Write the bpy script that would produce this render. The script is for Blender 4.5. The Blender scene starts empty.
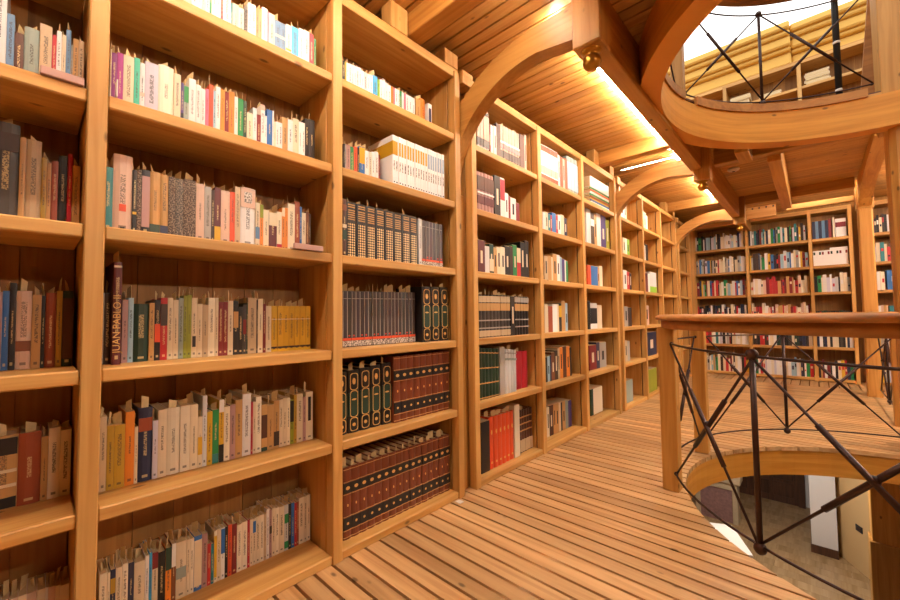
import bpy, bmesh, math, random
from mathutils import Matrix, Vector
random.seed(7)
sc = bpy.context.scene
COL = sc.collection
PI = math.pi

# ------------------------------------------------------------------ camera
F_PX, PITCH, YAW, ROLL = 391.77, 0.0418, 0.7485, 0.0123
CAM = Vector((1.4581, 0.0, 1.0))
Rm = Matrix.Rotation(YAW, 3, 'Z') @ Matrix.Rotation(PITCH, 3, 'X') @ Matrix.Rotation(ROLL, 3, 'Y')
cam_d = bpy.data.cameras.new('camera'); cam = bpy.data.objects.new('camera', cam_d); COL.objects.link(cam)
cam_d.sensor_width = 36.0; cam_d.lens = F_PX / 900 * 36; cam_d.clip_start = 0.02
cam.matrix_world = Matrix.Translation(CAM) @ (Rm @ Matrix.Rotation(PI/2, 3, 'X')).to_4x4()
sc.camera = cam
def px(P):                                   # world -> photo pixel
    q = Rm.transposed() @ (Vector(P) - CAM)
    return 450 + F_PX*q.x/q.y, 300 - F_PX*q.z/q.y
def at(x, y, axis, val):                     # photo pixel on a known world plane
    r = Rm @ Vector(((x-450)/F_PX, 1, (300-y)/F_PX))
    return CAM + r*((val - CAM[axis])/r[axis])
def y_at(x, X, Z):                           # Y of the point on the line (X,*,Z) seen at column x
    a, b = -0.9, 12.0
    for _ in range(50):
        m = (a+b)/2
        if px((X, m, Z))[0] < x: a = m
        else: b = m
    return (a+b)/2

# ------------------------------------------------------------------ world, exposure
w = bpy.data.worlds.new('sky'); sc.world = w; w.use_nodes = True
w.node_tree.nodes['Background'].inputs[0].default_value = (1.0, 0.965, 0.92, 1)
w.node_tree.nodes['Background'].inputs[1].default_value = 2.6
vs = sc.view_settings
vs.view_transform = 'Standard'; vs.look = 'None'; vs.gamma = 1.0; vs.use_curve_mapping = False
vs.exposure = -0.20
LED = 215.0                                   # emission of the strips under the ceiling
LED_COL = (1.0, 0.91, 0.80)

# ------------------------------------------------------------------ helpers
def s2l(c): return tuple(((v+0.055)/1.055)**2.4 if v > 0.04045 else v/12.92 for v in c)
def hexc(h): return s2l(tuple(int(h[i:i+2], 16)/255 for i in (0, 2, 4)))
def link(o, parent=None):
    COL.objects.link(o)
    if parent is not None: o.parent = parent
    return o
def mesh(name, verts, faces, mat=None, smooth=False):
    m = bpy.data.meshes.new(name); m.from_pydata([tuple(v) for v in verts], [], faces); m.update()
    if mat: m.materials.append(mat)
    if smooth:
        for p in m.polygons: p.use_smooth = True
    return m
def obj(name, me, parent=None, loc=(0, 0, 0)):
    o = bpy.data.objects.new(name, me); o.location = loc
    return link(o, parent)
def tag(o, label=None, cat=None, group=None, kind=None):
    if label: o['label'] = label
    if cat: o['category'] = cat
    if group: o['group'] = group
    if kind: o['kind'] = kind
    return o
def empty(name, loc=(0, 0, 0), rz=0.0):
    o = bpy.data.objects.new(name, None); o.location = loc; o.rotation_euler = (0, 0, rz); o.empty_display_size = .1
    return link(o)
BOXF = [(0,3,2,1),(4,5,6,7),(0,1,5,4),(1,2,6,5),(2,3,7,6),(3,0,4,7)]
def boxv(a, b):
    (x0,y0,z0),(x1,y1,z1) = a, b
    return [(x0,y0,z0),(x1,y0,z0),(x1,y1,z0),(x0,y1,z0),(x0,y0,z1),(x1,y0,z1),(x1,y1,z1),(x0,y1,z1)]
def bev(a, b, r):
    """box with chamfered edges (24 verts)"""
    bm = bmesh.new(); bmesh.ops.create_cube(bm, size=1)
    s = [b[i]-a[i] for i in range(3)]; c = [(b[i]+a[i])/2 for i in range(3)]
    for v in bm.verts: v.co = Vector((v.co[i]*s[i]+c[i] for i in range(3)))
    bmesh.ops.bevel(bm, geom=bm.edges[:], offset=min(r, min(s)*.3), segments=1, affect='EDGES', profile=.5)
    return bm
def bm_obj(name, bm, mat, parent=None, loc=(0,0,0), smooth=False):
    m = bpy.data.meshes.new(name); bm.to_mesh(m); bm.free(); m.materials.append(mat)
    if smooth:
        for p in m.polygons: p.use_smooth = True
    return obj(name, m, parent, loc)
def box(name, a, b, mat, parent=None, r=0.003, rel=True):
    """box object; its origin sits at its own base so every piece has its own grain"""
    loc = ((a[0]+b[0])/2, (a[1]+b[1])/2, a[2]) if rel else (0,0,0)
    aa = [a[i]-loc[i] for i in range(3)]; bb = [b[i]-loc[i] for i in range(3)]
    if r <= 0: return obj(name, mesh(name, boxv(aa, bb), BOXF, mat), parent, loc)
    return bm_obj(name, bev(aa, bb, r), mat, parent, loc)
def prism(name, pts, z0, z1, mat, parent=None, loc=(0,0,0), smooth=False):
    """polygon in XY (counter-clockwise) extruded in Z"""
    n = len(pts)
    v = [(x,y,z0) for x,y in pts] + [(x,y,z1) for x,y in pts]
    f = [tuple(range(n-1,-1,-1)), tuple(range(n,2*n))] + [(i,(i+1)%n,n+(i+1)%n,n+i) for i in range(n)]
    return obj(name, mesh(name, v, f, mat, smooth), parent, loc)
def tube_bm(bm, pts, r, seg=8, cap=True):
    pts = [Vector(p) for p in pts]; rings = []
    for i, p in enumerate(pts):
        t = (pts[min(i+1,len(pts)-1)] - pts[max(i-1,0)]).normalized()
        u = t.cross(Vector((0,0,1)))
        if u.length < 1e-3: u = t.cross(Vector((1,0,0)))
        u.normalize(); v = t.cross(u)
        rr = r[i] if isinstance(r, (list,tuple)) else r
        rings.append([bm.verts.new(p + (u*math.cos(2*PI*k/seg) + v*math.sin(2*PI*k/seg))*rr) for k in range(seg)])
    for a, b in zip(rings, rings[1:]):
        for k in range(seg):
            bm.faces.new((a[k], a[(k+1)%seg], b[(k+1)%seg], b[k]))
    if cap:
        bm.faces.new(rings[0][::-1]); bm.faces.new(rings[-1])
    return bm
def tube(name, pts, r, mat, parent=None, seg=8):
    bm = tube_bm(bmesh.new(), pts, r, seg); bmesh.ops.recalc_face_normals(bm, faces=bm.faces[:])
    return bm_obj(name, bm, mat, parent, smooth=True)
def ball(name, c, r, mat, parent=None, sc3=(1,1,1), seg=14):
    bm = bmesh.new(); bmesh.ops.create_uvsphere(bm, u_segments=seg, v_segments=max(6,seg//2), radius=r)
    for v in bm.verts: v.co = Vector((v.co.x*sc3[0], v.co.y*sc3[1], v.co.z*sc3[2]))
    return bm_obj(name, bm, mat, parent, c, smooth=True)
def arcband(name, cx, cy, r0, r1, a0, a1, z0, z1, mat, parent=None, n=48):
    """curved timber between two radii"""
    v = []; f = []
    for i in range(n+1):
        a = math.radians(a0 + (a1-a0)*i/n); c, s = math.cos(a), math.sin(a)
        v += [(cx+r0*c, cy+r0*s, z0), (cx+r1*c, cy+r1*s, z0), (cx+r1*c, cy+r1*s, z1), (cx+r0*c, cy+r0*s, z1)]
    for i in range(n):
        b = 4*i
        for k in range(4): f.append((b+k, b+4+k, b+4+(k+1)%4, b+(k+1)%4))
    if abs(a1-a0) < 359.9: f += [(0,1,2,3), (4*n+3,4*n+2,4*n+1,4*n)]
    bm = bmesh.new(); me = mesh(name, v, f, mat); bm.from_mesh(me)
    bmesh.ops.remove_doubles(bm, verts=bm.verts[:], dist=1e-5); bmesh.ops.recalc_face_normals(bm, faces=bm.faces[:])
    bm.to_mesh(me); bm.free()
    return obj(name, me, parent)

# ------------------------------------------------------------------ materials
def nt(name):
    m = bpy.data.materials.new(name); m.use_nodes = True
    t = m.node_tree; b = t.nodes['Principled BSDF']
    return m, t, b
def N(t, typ, **kw):
    n = t.nodes.new(typ)
    for k, v in kw.items():
        if k.startswith('i'): n.inputs[int(k[1:])].default_value = v
        else: setattr(n, k, v)
    return n
def mix(t, fac, a, b, mode='MIX'):
    n = t.nodes.new('ShaderNodeMix'); n.data_type = 'RGBA'; n.blend_type = mode
    for sock, val in ((n.inputs[0], fac), (n.inputs[6], a), (n.inputs[7], b)):
        if hasattr(val, 'is_linked'): t.links.new(val, sock)
        elif isinstance(val, (int, float)): sock.default_value = val
        else: sock.default_value = (*val[:3], 1)
    return n.outputs[2]
def math_n(t, op, a, b=0.0, c=None):
    n = t.nodes.new('ShaderNodeMath'); n.operation = op
    for i, val in enumerate((a, b) if c is None else (a, b, c)):
        if hasattr(val, 'is_linked'): t.links.new(val, n.inputs[i])
        else: n.inputs[i].default_value = val
    return n.outputs[0]
def wood(name, axis, light, dark, rough=.5, knots=True, scale=1.0, spread=.22):
    """pine: grain stretched along one local axis, a few knots, each piece its own shade"""
    m, t, b = nt(name); L = t.links
    tc = N(t, 'ShaderNodeTexCoord'); oi = N(t, 'ShaderNodeObjectInfo')
    off = N(t, 'ShaderNodeVectorMath', operation='SCALE'); off.inputs[0].default_value = (13.1, 7.7, 19.3)
    L.new(oi.outputs['Random'], off.inputs['Scale'])
    add = N(t, 'ShaderNodeVectorMath', operation='ADD'); L.new(tc.outputs['Object'], add.inputs[0]); L.new(off.outputs[0], add.inputs[1])
    mp = N(t, 'ShaderNodeMapping'); s = [34*scale]*3; s[axis] = 1.6*scale; mp.inputs['Scale'].default_value = s
    L.new(add.outputs[0], mp.inputs[0])
    n1 = N(t, 'ShaderNodeTexNoise'); n1.inputs['Scale'].default_value = 1.0; n1.inputs['Detail'].default_value = 5; n1.inputs['Distortion'].default_value = .8
    L.new(mp.outputs[0], n1.inputs[0])
    mp2 = N(t, 'ShaderNodeMapping'); s2 = [9*scale]*3; s2[axis] = .7*scale; mp2.inputs['Scale'].default_value = s2
    L.new(add.outputs[0], mp2.inputs[0])
    n2 = N(t, 'ShaderNodeTexNoise'); n2.inputs['Scale'].default_value = 1.0; n2.inputs['Detail'].default_value = 2
    L.new(mp2.outputs[0], n2.inputs[0])
    fac = math_n(t, 'MULTIPLY_ADD', n1.outputs[0], .65, math_n(t, 'MULTIPLY', n2.outputs[0], .45))
    cr = N(t, 'ShaderNodeValToRGB'); L.new(fac, cr.inputs[0])
    cr.color_ramp.elements[0].position = .36; cr.color_ramp.elements[0].color = (*dark, 1)
    cr.color_ramp.elements[1].position = .66; cr.color_ramp.elements[1].color = (*light, 1)
    col = cr.outputs[0]
    if knots:
        mp3 = N(t, 'ShaderNodeMapping'); s3 = [9.]*3; s3[axis] = 4.5; mp3.inputs['Scale'].default_value = s3
        L.new(add.outputs[0], mp3.inputs[0])
        vo = N(t, 'ShaderNodeTexVoronoi'); vo.inputs['Scale'].default_value = 1.0; L.new(mp3.outputs[0], vo.inputs[0])
        k = N(t, 'ShaderNodeMapRange'); k.inputs[1].default_value = .05; k.inputs[2].default_value = .10; k.inputs[3].default_value = .85; k.inputs[4].default_value = 0
        L.new(vo.outputs['Distance'], k.inputs[0])
        col = mix(t, k.outputs[0], col, tuple(v*.28 for v in dark))
    vr = N(t, 'ShaderNodeMapRange'); vr.inputs[3].default_value = 1-spread; vr.inputs[4].default_value = 1+spread*.6
    L.new(oi.outputs['Random'], vr.inputs[0])
    hv = N(t, 'ShaderNodeHueSaturation'); L.new(vr.outputs[0], hv.inputs['Value']); L.new(col, hv.inputs['Color'])
    L.new(hv.outputs[0], b.inputs['Base Color']); b.inputs['Roughness'].default_value = rough
    bp = N(t, 'ShaderNodeBump'); bp.inputs['Strength'].default_value = .12; bp.inputs['Distance'].default_value = .002
    L.new(n1.outputs[0], bp.inputs['Height']); L.new(bp.outputs[0], b.inputs['Normal'])
    return m
PL, PD = hexc('d5a55e'), hexc('ba8138')            # pine, light and dark growth rings
PINE = [wood('pine_%s' % 'xyz'[i], i, PL, PD) for i in range(3)]
BL, BD = hexc('a97a3e'), hexc('835524')
BACK = wood('pine_back', 2, BL, BD, rough=.6, knots=False, scale=.9)
DECK = wood('pine_deck', 0, hexc('d1a772'), hexc('ad7e4c'), rough=.42, spread=.25)
DECKY = wood('pine_deck_border', 1, hexc('d1a772'), hexc('ad7e4c'), rough=.42, spread=.25)
CEIL = wood('pine_ceiling', 0, hexc('d3a258'), hexc('b27a30'), rough=.5, spread=.2)
BEAM = [wood('pine_beam_%s' % 'xyz'[i], i, hexc('cb964a'), hexc('ab7129'), rough=.5) for i in range(3)]
RAILW = wood('rail_wood', 0, hexc('c88a42'), hexc('a2662a'), rough=.5, scale=.6)
RINGW = wood('ring_wood', 0, hexc('df9c3e'), hexc('c68026'), rough=.5)
for n_ in [n for n in RINGW.node_tree.nodes if n.type == 'MAPPING']:
    v_ = n_.inputs['Scale'].default_value; v_[1] = v_[0]
def plain(name, col, rough=.5, metal=0.0, noise=0.0, nscale=20.0):
    m, t, b = nt(name); b.inputs['Roughness'].default_value = rough; b.inputs['Metallic'].default_value = metal
    if noise:
        tc = N(t, 'ShaderNodeTexCoord'); n = N(t, 'ShaderNodeTexNoise'); n.inputs['Scale'].default_value = nscale; n.inputs['Detail'].default_value = 4
        t.links.new(tc.outputs['Object'], n.inputs[0])
        c = mix(t, n.outputs[0], tuple(v*(1-noise) for v in col), tuple(min(1, v*(1+noise)) for v in col))
        t.links.new(c, b.inputs['Base Color'])
    else: b.inputs['Base Color'].default_value = (*col, 1)
    return m
IRON = plain('dark_brown_iron', hexc('3c241d'), .42, .35, .25, 60)
BRASS = plain('brass', hexc('b98a3a'), .3, 1.0, .15, 40)
BLACK = plain('black_metal', hexc('20242a'), .4, .3)
WHITEP = plain('white_plastic', hexc('ded8d0'), .5)
PAGES = plain('book_pages', hexc('cdb489'), .8, 0, .15, 300)
SLIP = plain('slip_paper', hexc('dfc48e'), .85, 0, .12, 60)
GOLD = plain('gilt', hexc('e6b86c'), .4, .2, .2, 90)
def emit(name, col, s):
    m, t, b = nt(name); b.inputs['Base Color'].default_value = (1,1,1,1)
    b.inputs['Emission Color'].default_value = (*col, 1); b.inputs['Emission Strength'].default_value = s
    return m
LEDM = emit('led_light', LED_COL, LED); LEDF = emit('led_light_dim', LED_COL, 50); LEDU = emit('led_light_floor', LED_COL, 25)
def spine_mat(name, rough, letter=True, ink_bias=0.0, speck=0.0):
    """cover in the object's own colour, with lettering down the spine"""
    m, t, b = nt(name); L = t.links
    oi = N(t, 'ShaderNodeObjectInfo'); tc = N(t, 'ShaderNodeTexCoord')
    base = oi.outputs['Color']
    nz = N(t, 'ShaderNodeTexNoise'); nz.inputs['Scale'].default_value = 30; nz.inputs['Detail'].default_value = 3; L.new(tc.outputs['Object'], nz.inputs[0])
    base2 = mix(t, math_n(t, 'MULTIPLY', nz.outputs[0], .12), base, (0.10,0.07,0.04))
    if speck:
        n3 = N(t, 'ShaderNodeTexNoise'); n3.inputs['Scale'].default_value = 230; n3.inputs['Detail'].default_value = 2; L.new(tc.outputs['Object'], n3.inputs[0])
        base2 = mix(t, math_n(t, 'MULTIPLY', math_n(t, 'GREATER_THAN', n3.outputs[0], .52), speck), base2, hexc('c9b59a'))
    if letter:
        sp = N(t, 'ShaderNodeSeparateXYZ'); L.new(tc.outputs['Generated'], sp.inputs[0])
        so = N(t, 'ShaderNodeSeparateXYZ'); L.new(tc.outputs['Object'], so.inputs[0])
        ge = N(t, 'ShaderNodeNewGeometry'); sn = N(t, 'ShaderNodeSeparateXYZ'); L.new(ge.outputs['True Normal'], sn.inputs[0])
        rnd = oi.outputs['Random']
        r2 = math_n(t, 'FRACT', math_n(t, 'MULTIPLY', rnd, 17.3)); r3 = math_n(t, 'FRACT', math_n(t, 'MULTIPLY', rnd, 41.9))
        wdt = math_n(t, 'MULTIPLY_ADD', r3, .10, .10)
        iny = math_n(t, 'LESS_THAN', math_n(t, 'ABSOLUTE', math_n(t, 'SUBTRACT', sp.outputs[1], .5)), wdt)
        lo = math_n(t, 'MULTIPLY_ADD', r2, .2, .24); hi = math_n(t, 'MULTIPLY_ADD', r3, .22, .66)
        inz = math_n(t, 'MULTIPLY', math_n(t, 'GREATER_THAN', sp.outputs[2], lo), math_n(t, 'LESS_THAN', sp.outputs[2], hi))
        cmb = N(t, 'ShaderNodeCombineXYZ')
        L.new(math_n(t, 'MULTIPLY', so.outputs[2], 430.0), cmb.inputs[0]); L.new(math_n(t, 'MULTIPLY', so.outputs[1], 300.0), cmb.inputs[1]); L.new(math_n(t, 'MULTIPLY', rnd, 90.0), cmb.inputs[2])
        ln = N(t, 'ShaderNodeTexNoise'); ln.inputs['Scale'].default_value = 1.0; ln.inputs['Detail'].default_value = 1; L.new(cmb.outputs[0], ln.inputs[0])
        ink = math_n(t, 'GREATER_THAN', ln.outputs[0], .47)
        mark = math_n(t, 'MULTIPLY', math_n(t, 'MULTIPLY', iny, inz), ink)
        # small publisher's mark near the foot
        py = math_n(t, 'LESS_THAN', math_n(t, 'ABSOLUTE', math_n(t, 'SUBTRACT', sp.outputs[1], .5)), .2)
        pz = math_n(t, 'LESS_THAN', math_n(t, 'ABSOLUTE', math_n(t, 'SUBTRACT', sp.outputs[2], .07)), .018)
        mark = math_n(t, 'MAXIMUM', mark, math_n(t, 'MULTIPLY', py, pz))
        mark = math_n(t, 'MULTIPLY', mark, math_n(t, 'GREATER_THAN', sn.outputs[0], .45))
        bw = N(t, 'ShaderNodeRGBToBW'); L.new(base, bw.inputs[0])
        inkc = mix(t, math_n(t, 'LESS_THAN', bw.outputs[0], .2), (.045,.035,.035), hexc('d8c088'))
        base2 = mix(t, math_n(t, 'MULTIPLY', mark, .7), base2, inkc)
    L.new(base2, b.inputs['Base Color']); b.inputs['Roughness'].default_value = rough
    return m
COVER_P = spine_mat('paperback_cover', .42)
COVER_H = spine_mat('cloth_cover', .5)
COVER_0 = spine_mat('leather_cover', .38, letter=False)
COVER_S = spine_mat('marbled_cover', .5, letter=False, speck=.35)
BAND = spine_mat('spine_band', .45, letter=False)
def lattice_mat():
    m, t, b = nt('gilt_lattice'); L = t.links
    tc = N(t, 'ShaderNodeTexCoord'); so = N(t, 'ShaderNodeSeparateXYZ'); L.new(tc.outputs['Object'], so.inputs[0])
    a = math_n(t, 'SINE', math_n(t, 'MULTIPLY', math_n(t, 'ADD', so.outputs[1], so.outputs[2]), 270.0))
    c = math_n(t, 'SINE', math_n(t, 'MULTIPLY', math_n(t, 'SUBTRACT', so.outputs[1], so.outputs[2]), 270.0))
    k = math_n(t, 'GREATER_THAN', math_n(t, 'MULTIPLY', a, c), .06)
    col = mix(t, k, (.02,.016,.014), hexc('eccb92'))
    L.new(col, b.inputs['Base Color']); b.inputs['Roughness'].default_value = .4
    return m
LATT = lattice_mat()
def photo_mat():
    m, t, b = nt('photo_patch'); L = t.links
    tc = N(t, 'ShaderNodeTexCoord'); oi = N(t, 'ShaderNodeObjectInfo')
    n = N(t, 'ShaderNodeTexNoise', noise_dimensions='4D'); n.inputs['Scale'].default_value = 170; L.new(tc.outputs['Object'], n.inputs['Vector']); L.new(math_n(t, 'MULTIPLY', oi.outputs['Random'], 50.0), n.inputs['W'])
    cr = N(t, 'ShaderNodeValToRGB'); L.new(n.outputs[0], cr.inputs[0])
    e = cr.color_ramp.elements; e[0].position = .4; e[0].color = (.10,.075,.06,1); e[1].position = .60; e[1].color = (.75,.68,.6,1)
    L.new(cr.outputs[0], b.inputs['Base Color']); b.inputs['Roughness'].default_value = .4
    return m
PHOTO = photo_mat()
def vcol_mat():
    m, t, b = nt('far_book_covers'); a = N(t, 'ShaderNodeAttribute', attribute_name='Col')
    t.links.new(a.outputs['Color'], b.inputs['Base Color']); b.inputs['Roughness'].default_value = .5
    return m
VCOL = vcol_mat()
PLASTER = plain('yellow_plaster', hexc('dfb55e'), .8, 0, .04, 3)
WHITEWALL = plain('white_plaster', hexc('d8d4d2'), .8, 0, .04, 3)
CREAM = plain('cream_plaster', hexc('cfae7c'), .8, 0, .05, 3)
MARBLE = plain('red_marble', hexc('8a6a68'), .3, 0, .55, 22)
STONE = plain('beige_stone', hexc('b9a688'), .6, 0, .15, 14)
DOORW = wood('dark_door_wood', 2, hexc('5a3a28'), hexc('38241a'), rough=.4, knots=False)
LOWFLOOR = wood('lower_floor_planks', 1, hexc('b39670'), hexc('927650'), rough=.25, knots=False, scale=.4, spread=.12)

# ------------------------------------------------------------------ key dimensions
ZT = [2.0418, 1.6498, 1.2684, .8653, .4833, .0372]      # shelf tops, top to bottom
TH = .0385
TOPB = 2.3713
PITCH_B = .0785                                          # deck board pitch
CX, CY, RH = 2.054, 2.938, 1.22                          # the round opening
YE = 7.735                                               # front of the far bookcases
XR = 4.6; YB = -2.6; XL = -.34                           # room limits
Z2 = 2.60; Z0 = -2.6                                     # floors above and below
ARCH_Y = [-.71, 1.7255, 4.1575, 6.578]

# ------------------------------------------------------------------ decks (floor and ceiling boards)
CXU, RU = 2.02, 1.245                                    # the opening above
def deck(parent, name, ztop, th, y0, y1, x0, x1, pitch, gap, mat, hole_r, CX=CX):
    y = y0; i = 0
    while y < y1 - .01:
        a, b = y + gap/2, min(y + pitch, y1) - gap/2
        segs = []
        def half(yy):
            d = hole_r**2 - (yy-CY)**2
            return math.sqrt(d) if d > 0 else None
        n = 6; ys = [a + (b-a)*k/n for k in range(n+1)]
        hs = [half(q) for q in ys]
        if all(h is None for h in hs): segs.append([(x0,a),(x1,a),(x1,b),(x0,b)])
        else:
            hs = [h or 0.0 for h in hs]
            segs.append([(x0,a)] + [(CX-h, q) for h, q in zip(hs, ys)] + [(x0,b)])
            segs.append([(x1,b)] + [(CX+h, q) for h, q in zip(hs[::-1], ys[::-1])] + [(x1,a)])
        for sg in segs:
            cx = (min(p[0] for p in sg)+max(p[0] for p in sg))/2
            sg2 = [(p[0]-cx, p[1]-a) for p in sg]
            prism(name, sg2, -th, 0, mat, parent, (cx, a, ztop))
        y += pitch; i += 1
floor = bpy.data.objects.new('floor', mesh('floor', boxv((-.3, YB, -.31), (-.02, 7.9, -.045)), BOXF, BEAM[1])); link(floor)
tag(floor, 'slatted pine board floor around the round opening', kind='structure')
Y_BORDER = 7.22
deck(floor, 'floor_board', 0.0, .03, Y_BORDER - PITCH_B*125, Y_BORDER, -.33, XR, PITCH_B, .0125, DECK, RH)
x = -.2                                                     # border boards run toward the far bookcase
while x < XR - .08:
    box('floor_board', (x+.006, Y_BORDER+.006, -.03), (x+PITCH_B*1.25-.006, YE+.3, 0), DECKY, floor, r=.002); x += PITCH_B*1.25
ceiling = bpy.data.objects.new('ceiling', mesh('ceiling', boxv((XL, YB, 2.592), (-.02, 8.1, 2.6)), BOXF, BACK)); link(ceiling)
tag(ceiling, 'pine board ceiling with a round opening', kind='structure')
deck(ceiling, 'ceiling_board', Z2, .03, 7.95 - PITCH_B*134, 7.95, XL, XR, PITCH_B, .011, CEIL, RU+.03, CXU)
# backing above the board gaps, cut round the opening
def holed_plate(name, z, x0, x1, y0, y1, r, mat, parent, th=.012):
    outer = [(x0,y0),(x1,y0),(x1,y1),(x0,y1)]
    n = 64; ring = [(CX+r*math.cos(2*PI*k/n), CY+r*math.sin(2*PI*k/n)) for k in range(n)]
    bm = bmesh.new()
    vo = [bm.verts.new((*p, z)) for p in outer]; vi = [bm.verts.new((*p, z)) for p in ring]
    es = [bm.edges.new((vo[i], vo[(i+1)%4])) for i in range(4)] + [bm.edges.new((vi[i], vi[(i+1)%n])) for i in range(n)]
    bmesh.ops.triangle_fill(bm, use_beauty=True, edges=es)
    for f in [f for f in bm.faces if (f.calc_center_median().xy - Vector((CX,CY))).length < r*.9]: bm.faces.remove(f)
    ex = bmesh.ops.extrude_face_region(bm, geom=bm.faces[:])
    for v in [g for g in ex['geom'] if isinstance(g, bmesh.types.BMVert)]: v.co.z += th
    bmesh.ops.recalc_face_normals(bm, faces=bm.faces[:])
    return bm_obj(name, bm, mat, parent)
holed_plate('backing', Z2+.001, XL, XR, YB, 7.95, RU+.05, DOORW, ceiling)

# ------------------------------------------------------------------ walls of the hall
def struct(name, a, b, mat, label=None):
    o = box(name, a, b, mat, None, r=0); tag(o, label, kind='structure'); return o
struct('wall_left', (XL-.1, YB, -.3), (XL, 8.1, 2.6), BACK, 'wooden wall behind the long bookcases')
struct('wall_far', (XL, 8.06, -.3), (XR, 8.16, 2.6), BACK, 'wooden wall behind the far bookcases')
struct('wall_right', (XR, YB, -.3), (XR+.1, 8.16, 2.6), PLASTER, 'plain wall closing the hall')
struct('wall_back', (XL, YB-.1, -.3), (XR, YB, 2.6), PLASTER, 'plain wall behind the viewer')

# ------------------------------------------------------------------ timber frame: beams, arches, pendants
frame_n = 0
def timber(name, a, b, label, axis, group=None, r=.005):
    o = box(name, a, b, BEAM[axis], None, r=r); tag(o, label, 'beam', group); return o
BX0, BX1 = .677, .765
for i, (a, b, l) in enumerate([(YB, 1.40, 'long pine ceiling beam before the first arch'), (1.79, 4.10, 'long pine ceiling beam between the first and second hanging posts'),
                (4.22, 6.52, 'long pine ceiling beam between the second and third hanging posts'), (6.64, 7.9, 'short pine ceiling beam reaching the far bookcase')]):
    timber('ceiling_beam', (BX0, a, 2.30), (BX1, b, 2.57), l, 1)
ORD = ['nearest the viewer', 'first', 'second', 'third']
for i, ya in enumerate(ARCH_Y):
    # hanging post with a brass finial
    p = empty('pendant_post', (.757, ya, 2.2))
    tag(p, ['square hanging post with brass ball behind the viewer', 'large square hanging post with brass ball at the first arch', 'square hanging post with brass ball at the second arch', 'small hanging post with brass ball before the far bookcase'][i], 'post')
    box('post', (-.062, -.066, 0), (.068, .06, .37), BEAM[2], p, r=.006)
    bm = bmesh.new()
    prof = [(.001,-.088),(.022,-.084),(.036,-.070),(.042,-.05),(.036,-.03),(.026,-.02),(.034,-.012),(.046,-.006),(.046,0)]
    rings = [[bm.verts.new((rr*math.cos(2*PI*k/20), rr*math.sin(2*PI*k/20), z)) for k in range(20)] for rr, z in prof]
    for u, v in zip(rings, rings[1:]):
        for k in range(20): bm.faces.new((u[k], u[(k+1)%20], v[(k+1)%20], v[k]))
    bm_obj('finial', bm, BRASS, p, smooth=True)
    # arch: curved glued timber from the gap between two bookcases to the post
    AX, AZ, R0, R1 = .5, 1.70, .60, .735
    pts_in, pts_out = [], []
    for k in range(21):
        a = math.radians(176 - 86*k/20)
        pts_in.append((AX+R0*math.cos(a), AZ+R0*math.sin(a))); pts_out.append((max(-.2, AX+R1*math.cos(a)), AZ+R1*math.sin(a)))
    pts_in.append((.694, AZ+R0-.03)); pts_out.append((.694, AZ+R1+.005))
    poly = pts_in + pts_out[::-1]
    v = [(x_, ya-.042, z_) for x_, z_ in poly] + [(x_, ya+.042, z_) for x_, z_ in poly]; n = len(poly); h = n//2
    f = []
    for k in range(h-1):
        f.append((k, k+1, n-2-k, n-1-k)); f.append((n+k, n+n-1-k, n+n-2-k, n+k+1))
    f += [(k, n+k, n+(k+1)%n, (k+1)%n) for k in range(n)]
    bm = bmesh.new(); me = mesh('arch', v, f, BEAM[0]); bm.from_mesh(me); bmesh.ops.recalc_face_normals(bm, faces=bm.faces[:]); bm.to_mesh(me); bm.free()
    o = obj('timber_arch', me)
    tag(o, ['curved pine arch behind the viewer', 'largest curved pine arch springing between the first two bookcases', 'curved pine arch with a light strip along its back', 'small curved pine arch before the far corner'][i], 'arch')
    # foot post in the gap under the arch, set back
    o = box('arch_post', (-.20, ya-.040, 0), (-.055, ya+.040, 1.72), BEAM[2], None, r=.004)
    tag(o, ['recessed post under the arch behind the viewer', 'recessed pine post under the largest arch', 'recessed pine post under the arch with the light strip', 'recessed pine post under the smallest arch'][i], 'post')
    # plate and joist blocks above the bookcase
    o = box('cap_block', (-.12, ya-.046, 2.35), (.02, ya+.046, 2.43), PINE[0], None, r=.003)
    tag(o, 'short pine block bridging two bookcase tops at %s' % ['the arch behind the viewer', 'the largest arch', 'the light strip arch', 'the smallest arch'][i], 'block')
    for dy, nm in ((-.489, 'joist_block'), (-.105, 'joist_block')):
        o = box(nm, (-.09, ya+dy-.055, 2.433), (-.012, ya+dy+.055, 2.568 if dy < -.3 else 2.52), PINE[2], None, r=.003)
        tag(o, 'upright pine block on the bookcase top %s %s' % ('beside' if dy < -.3 else 'touching', ['the arch behind the viewer', 'the largest arch', 'the light strip arch', 'the smallest arch'][i]), 'block')
    o = timber('joist', (-.3, ya-.425, 2.45), (BX0-.002, ya-.325, 2.569), 'ceiling joist crossing the aisle just before %s' % ['the arch behind the viewer', 'the largest arch', 'the light strip arch', 'the smallest arch'][i], 0)
# cross beams over the round opening's bay and beyond
for ya, l in ((1.56, 'cross beam above the near edge of the round opening'), (4.315, 'cross beam beyond the round ceiling opening'), (ARCH_Y[3], 'cross beam before the far bookcase')):
    timber('cross_beam', (.83, ya-.05, 2.36 if ya < 6 else 2.45), (1.86, ya+.05, 2.569), l, 0)
timber('joist', (1.205, 4.366, 2.31), (1.30, 6.52, 2.568), 'single joist running toward the far bookcase', 1)
timber('joist', (1.02, 3.96, 2.32), (1.115, 4.264, 2.568), 'stub joist between the ring beam and the cross beam', 1)
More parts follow.
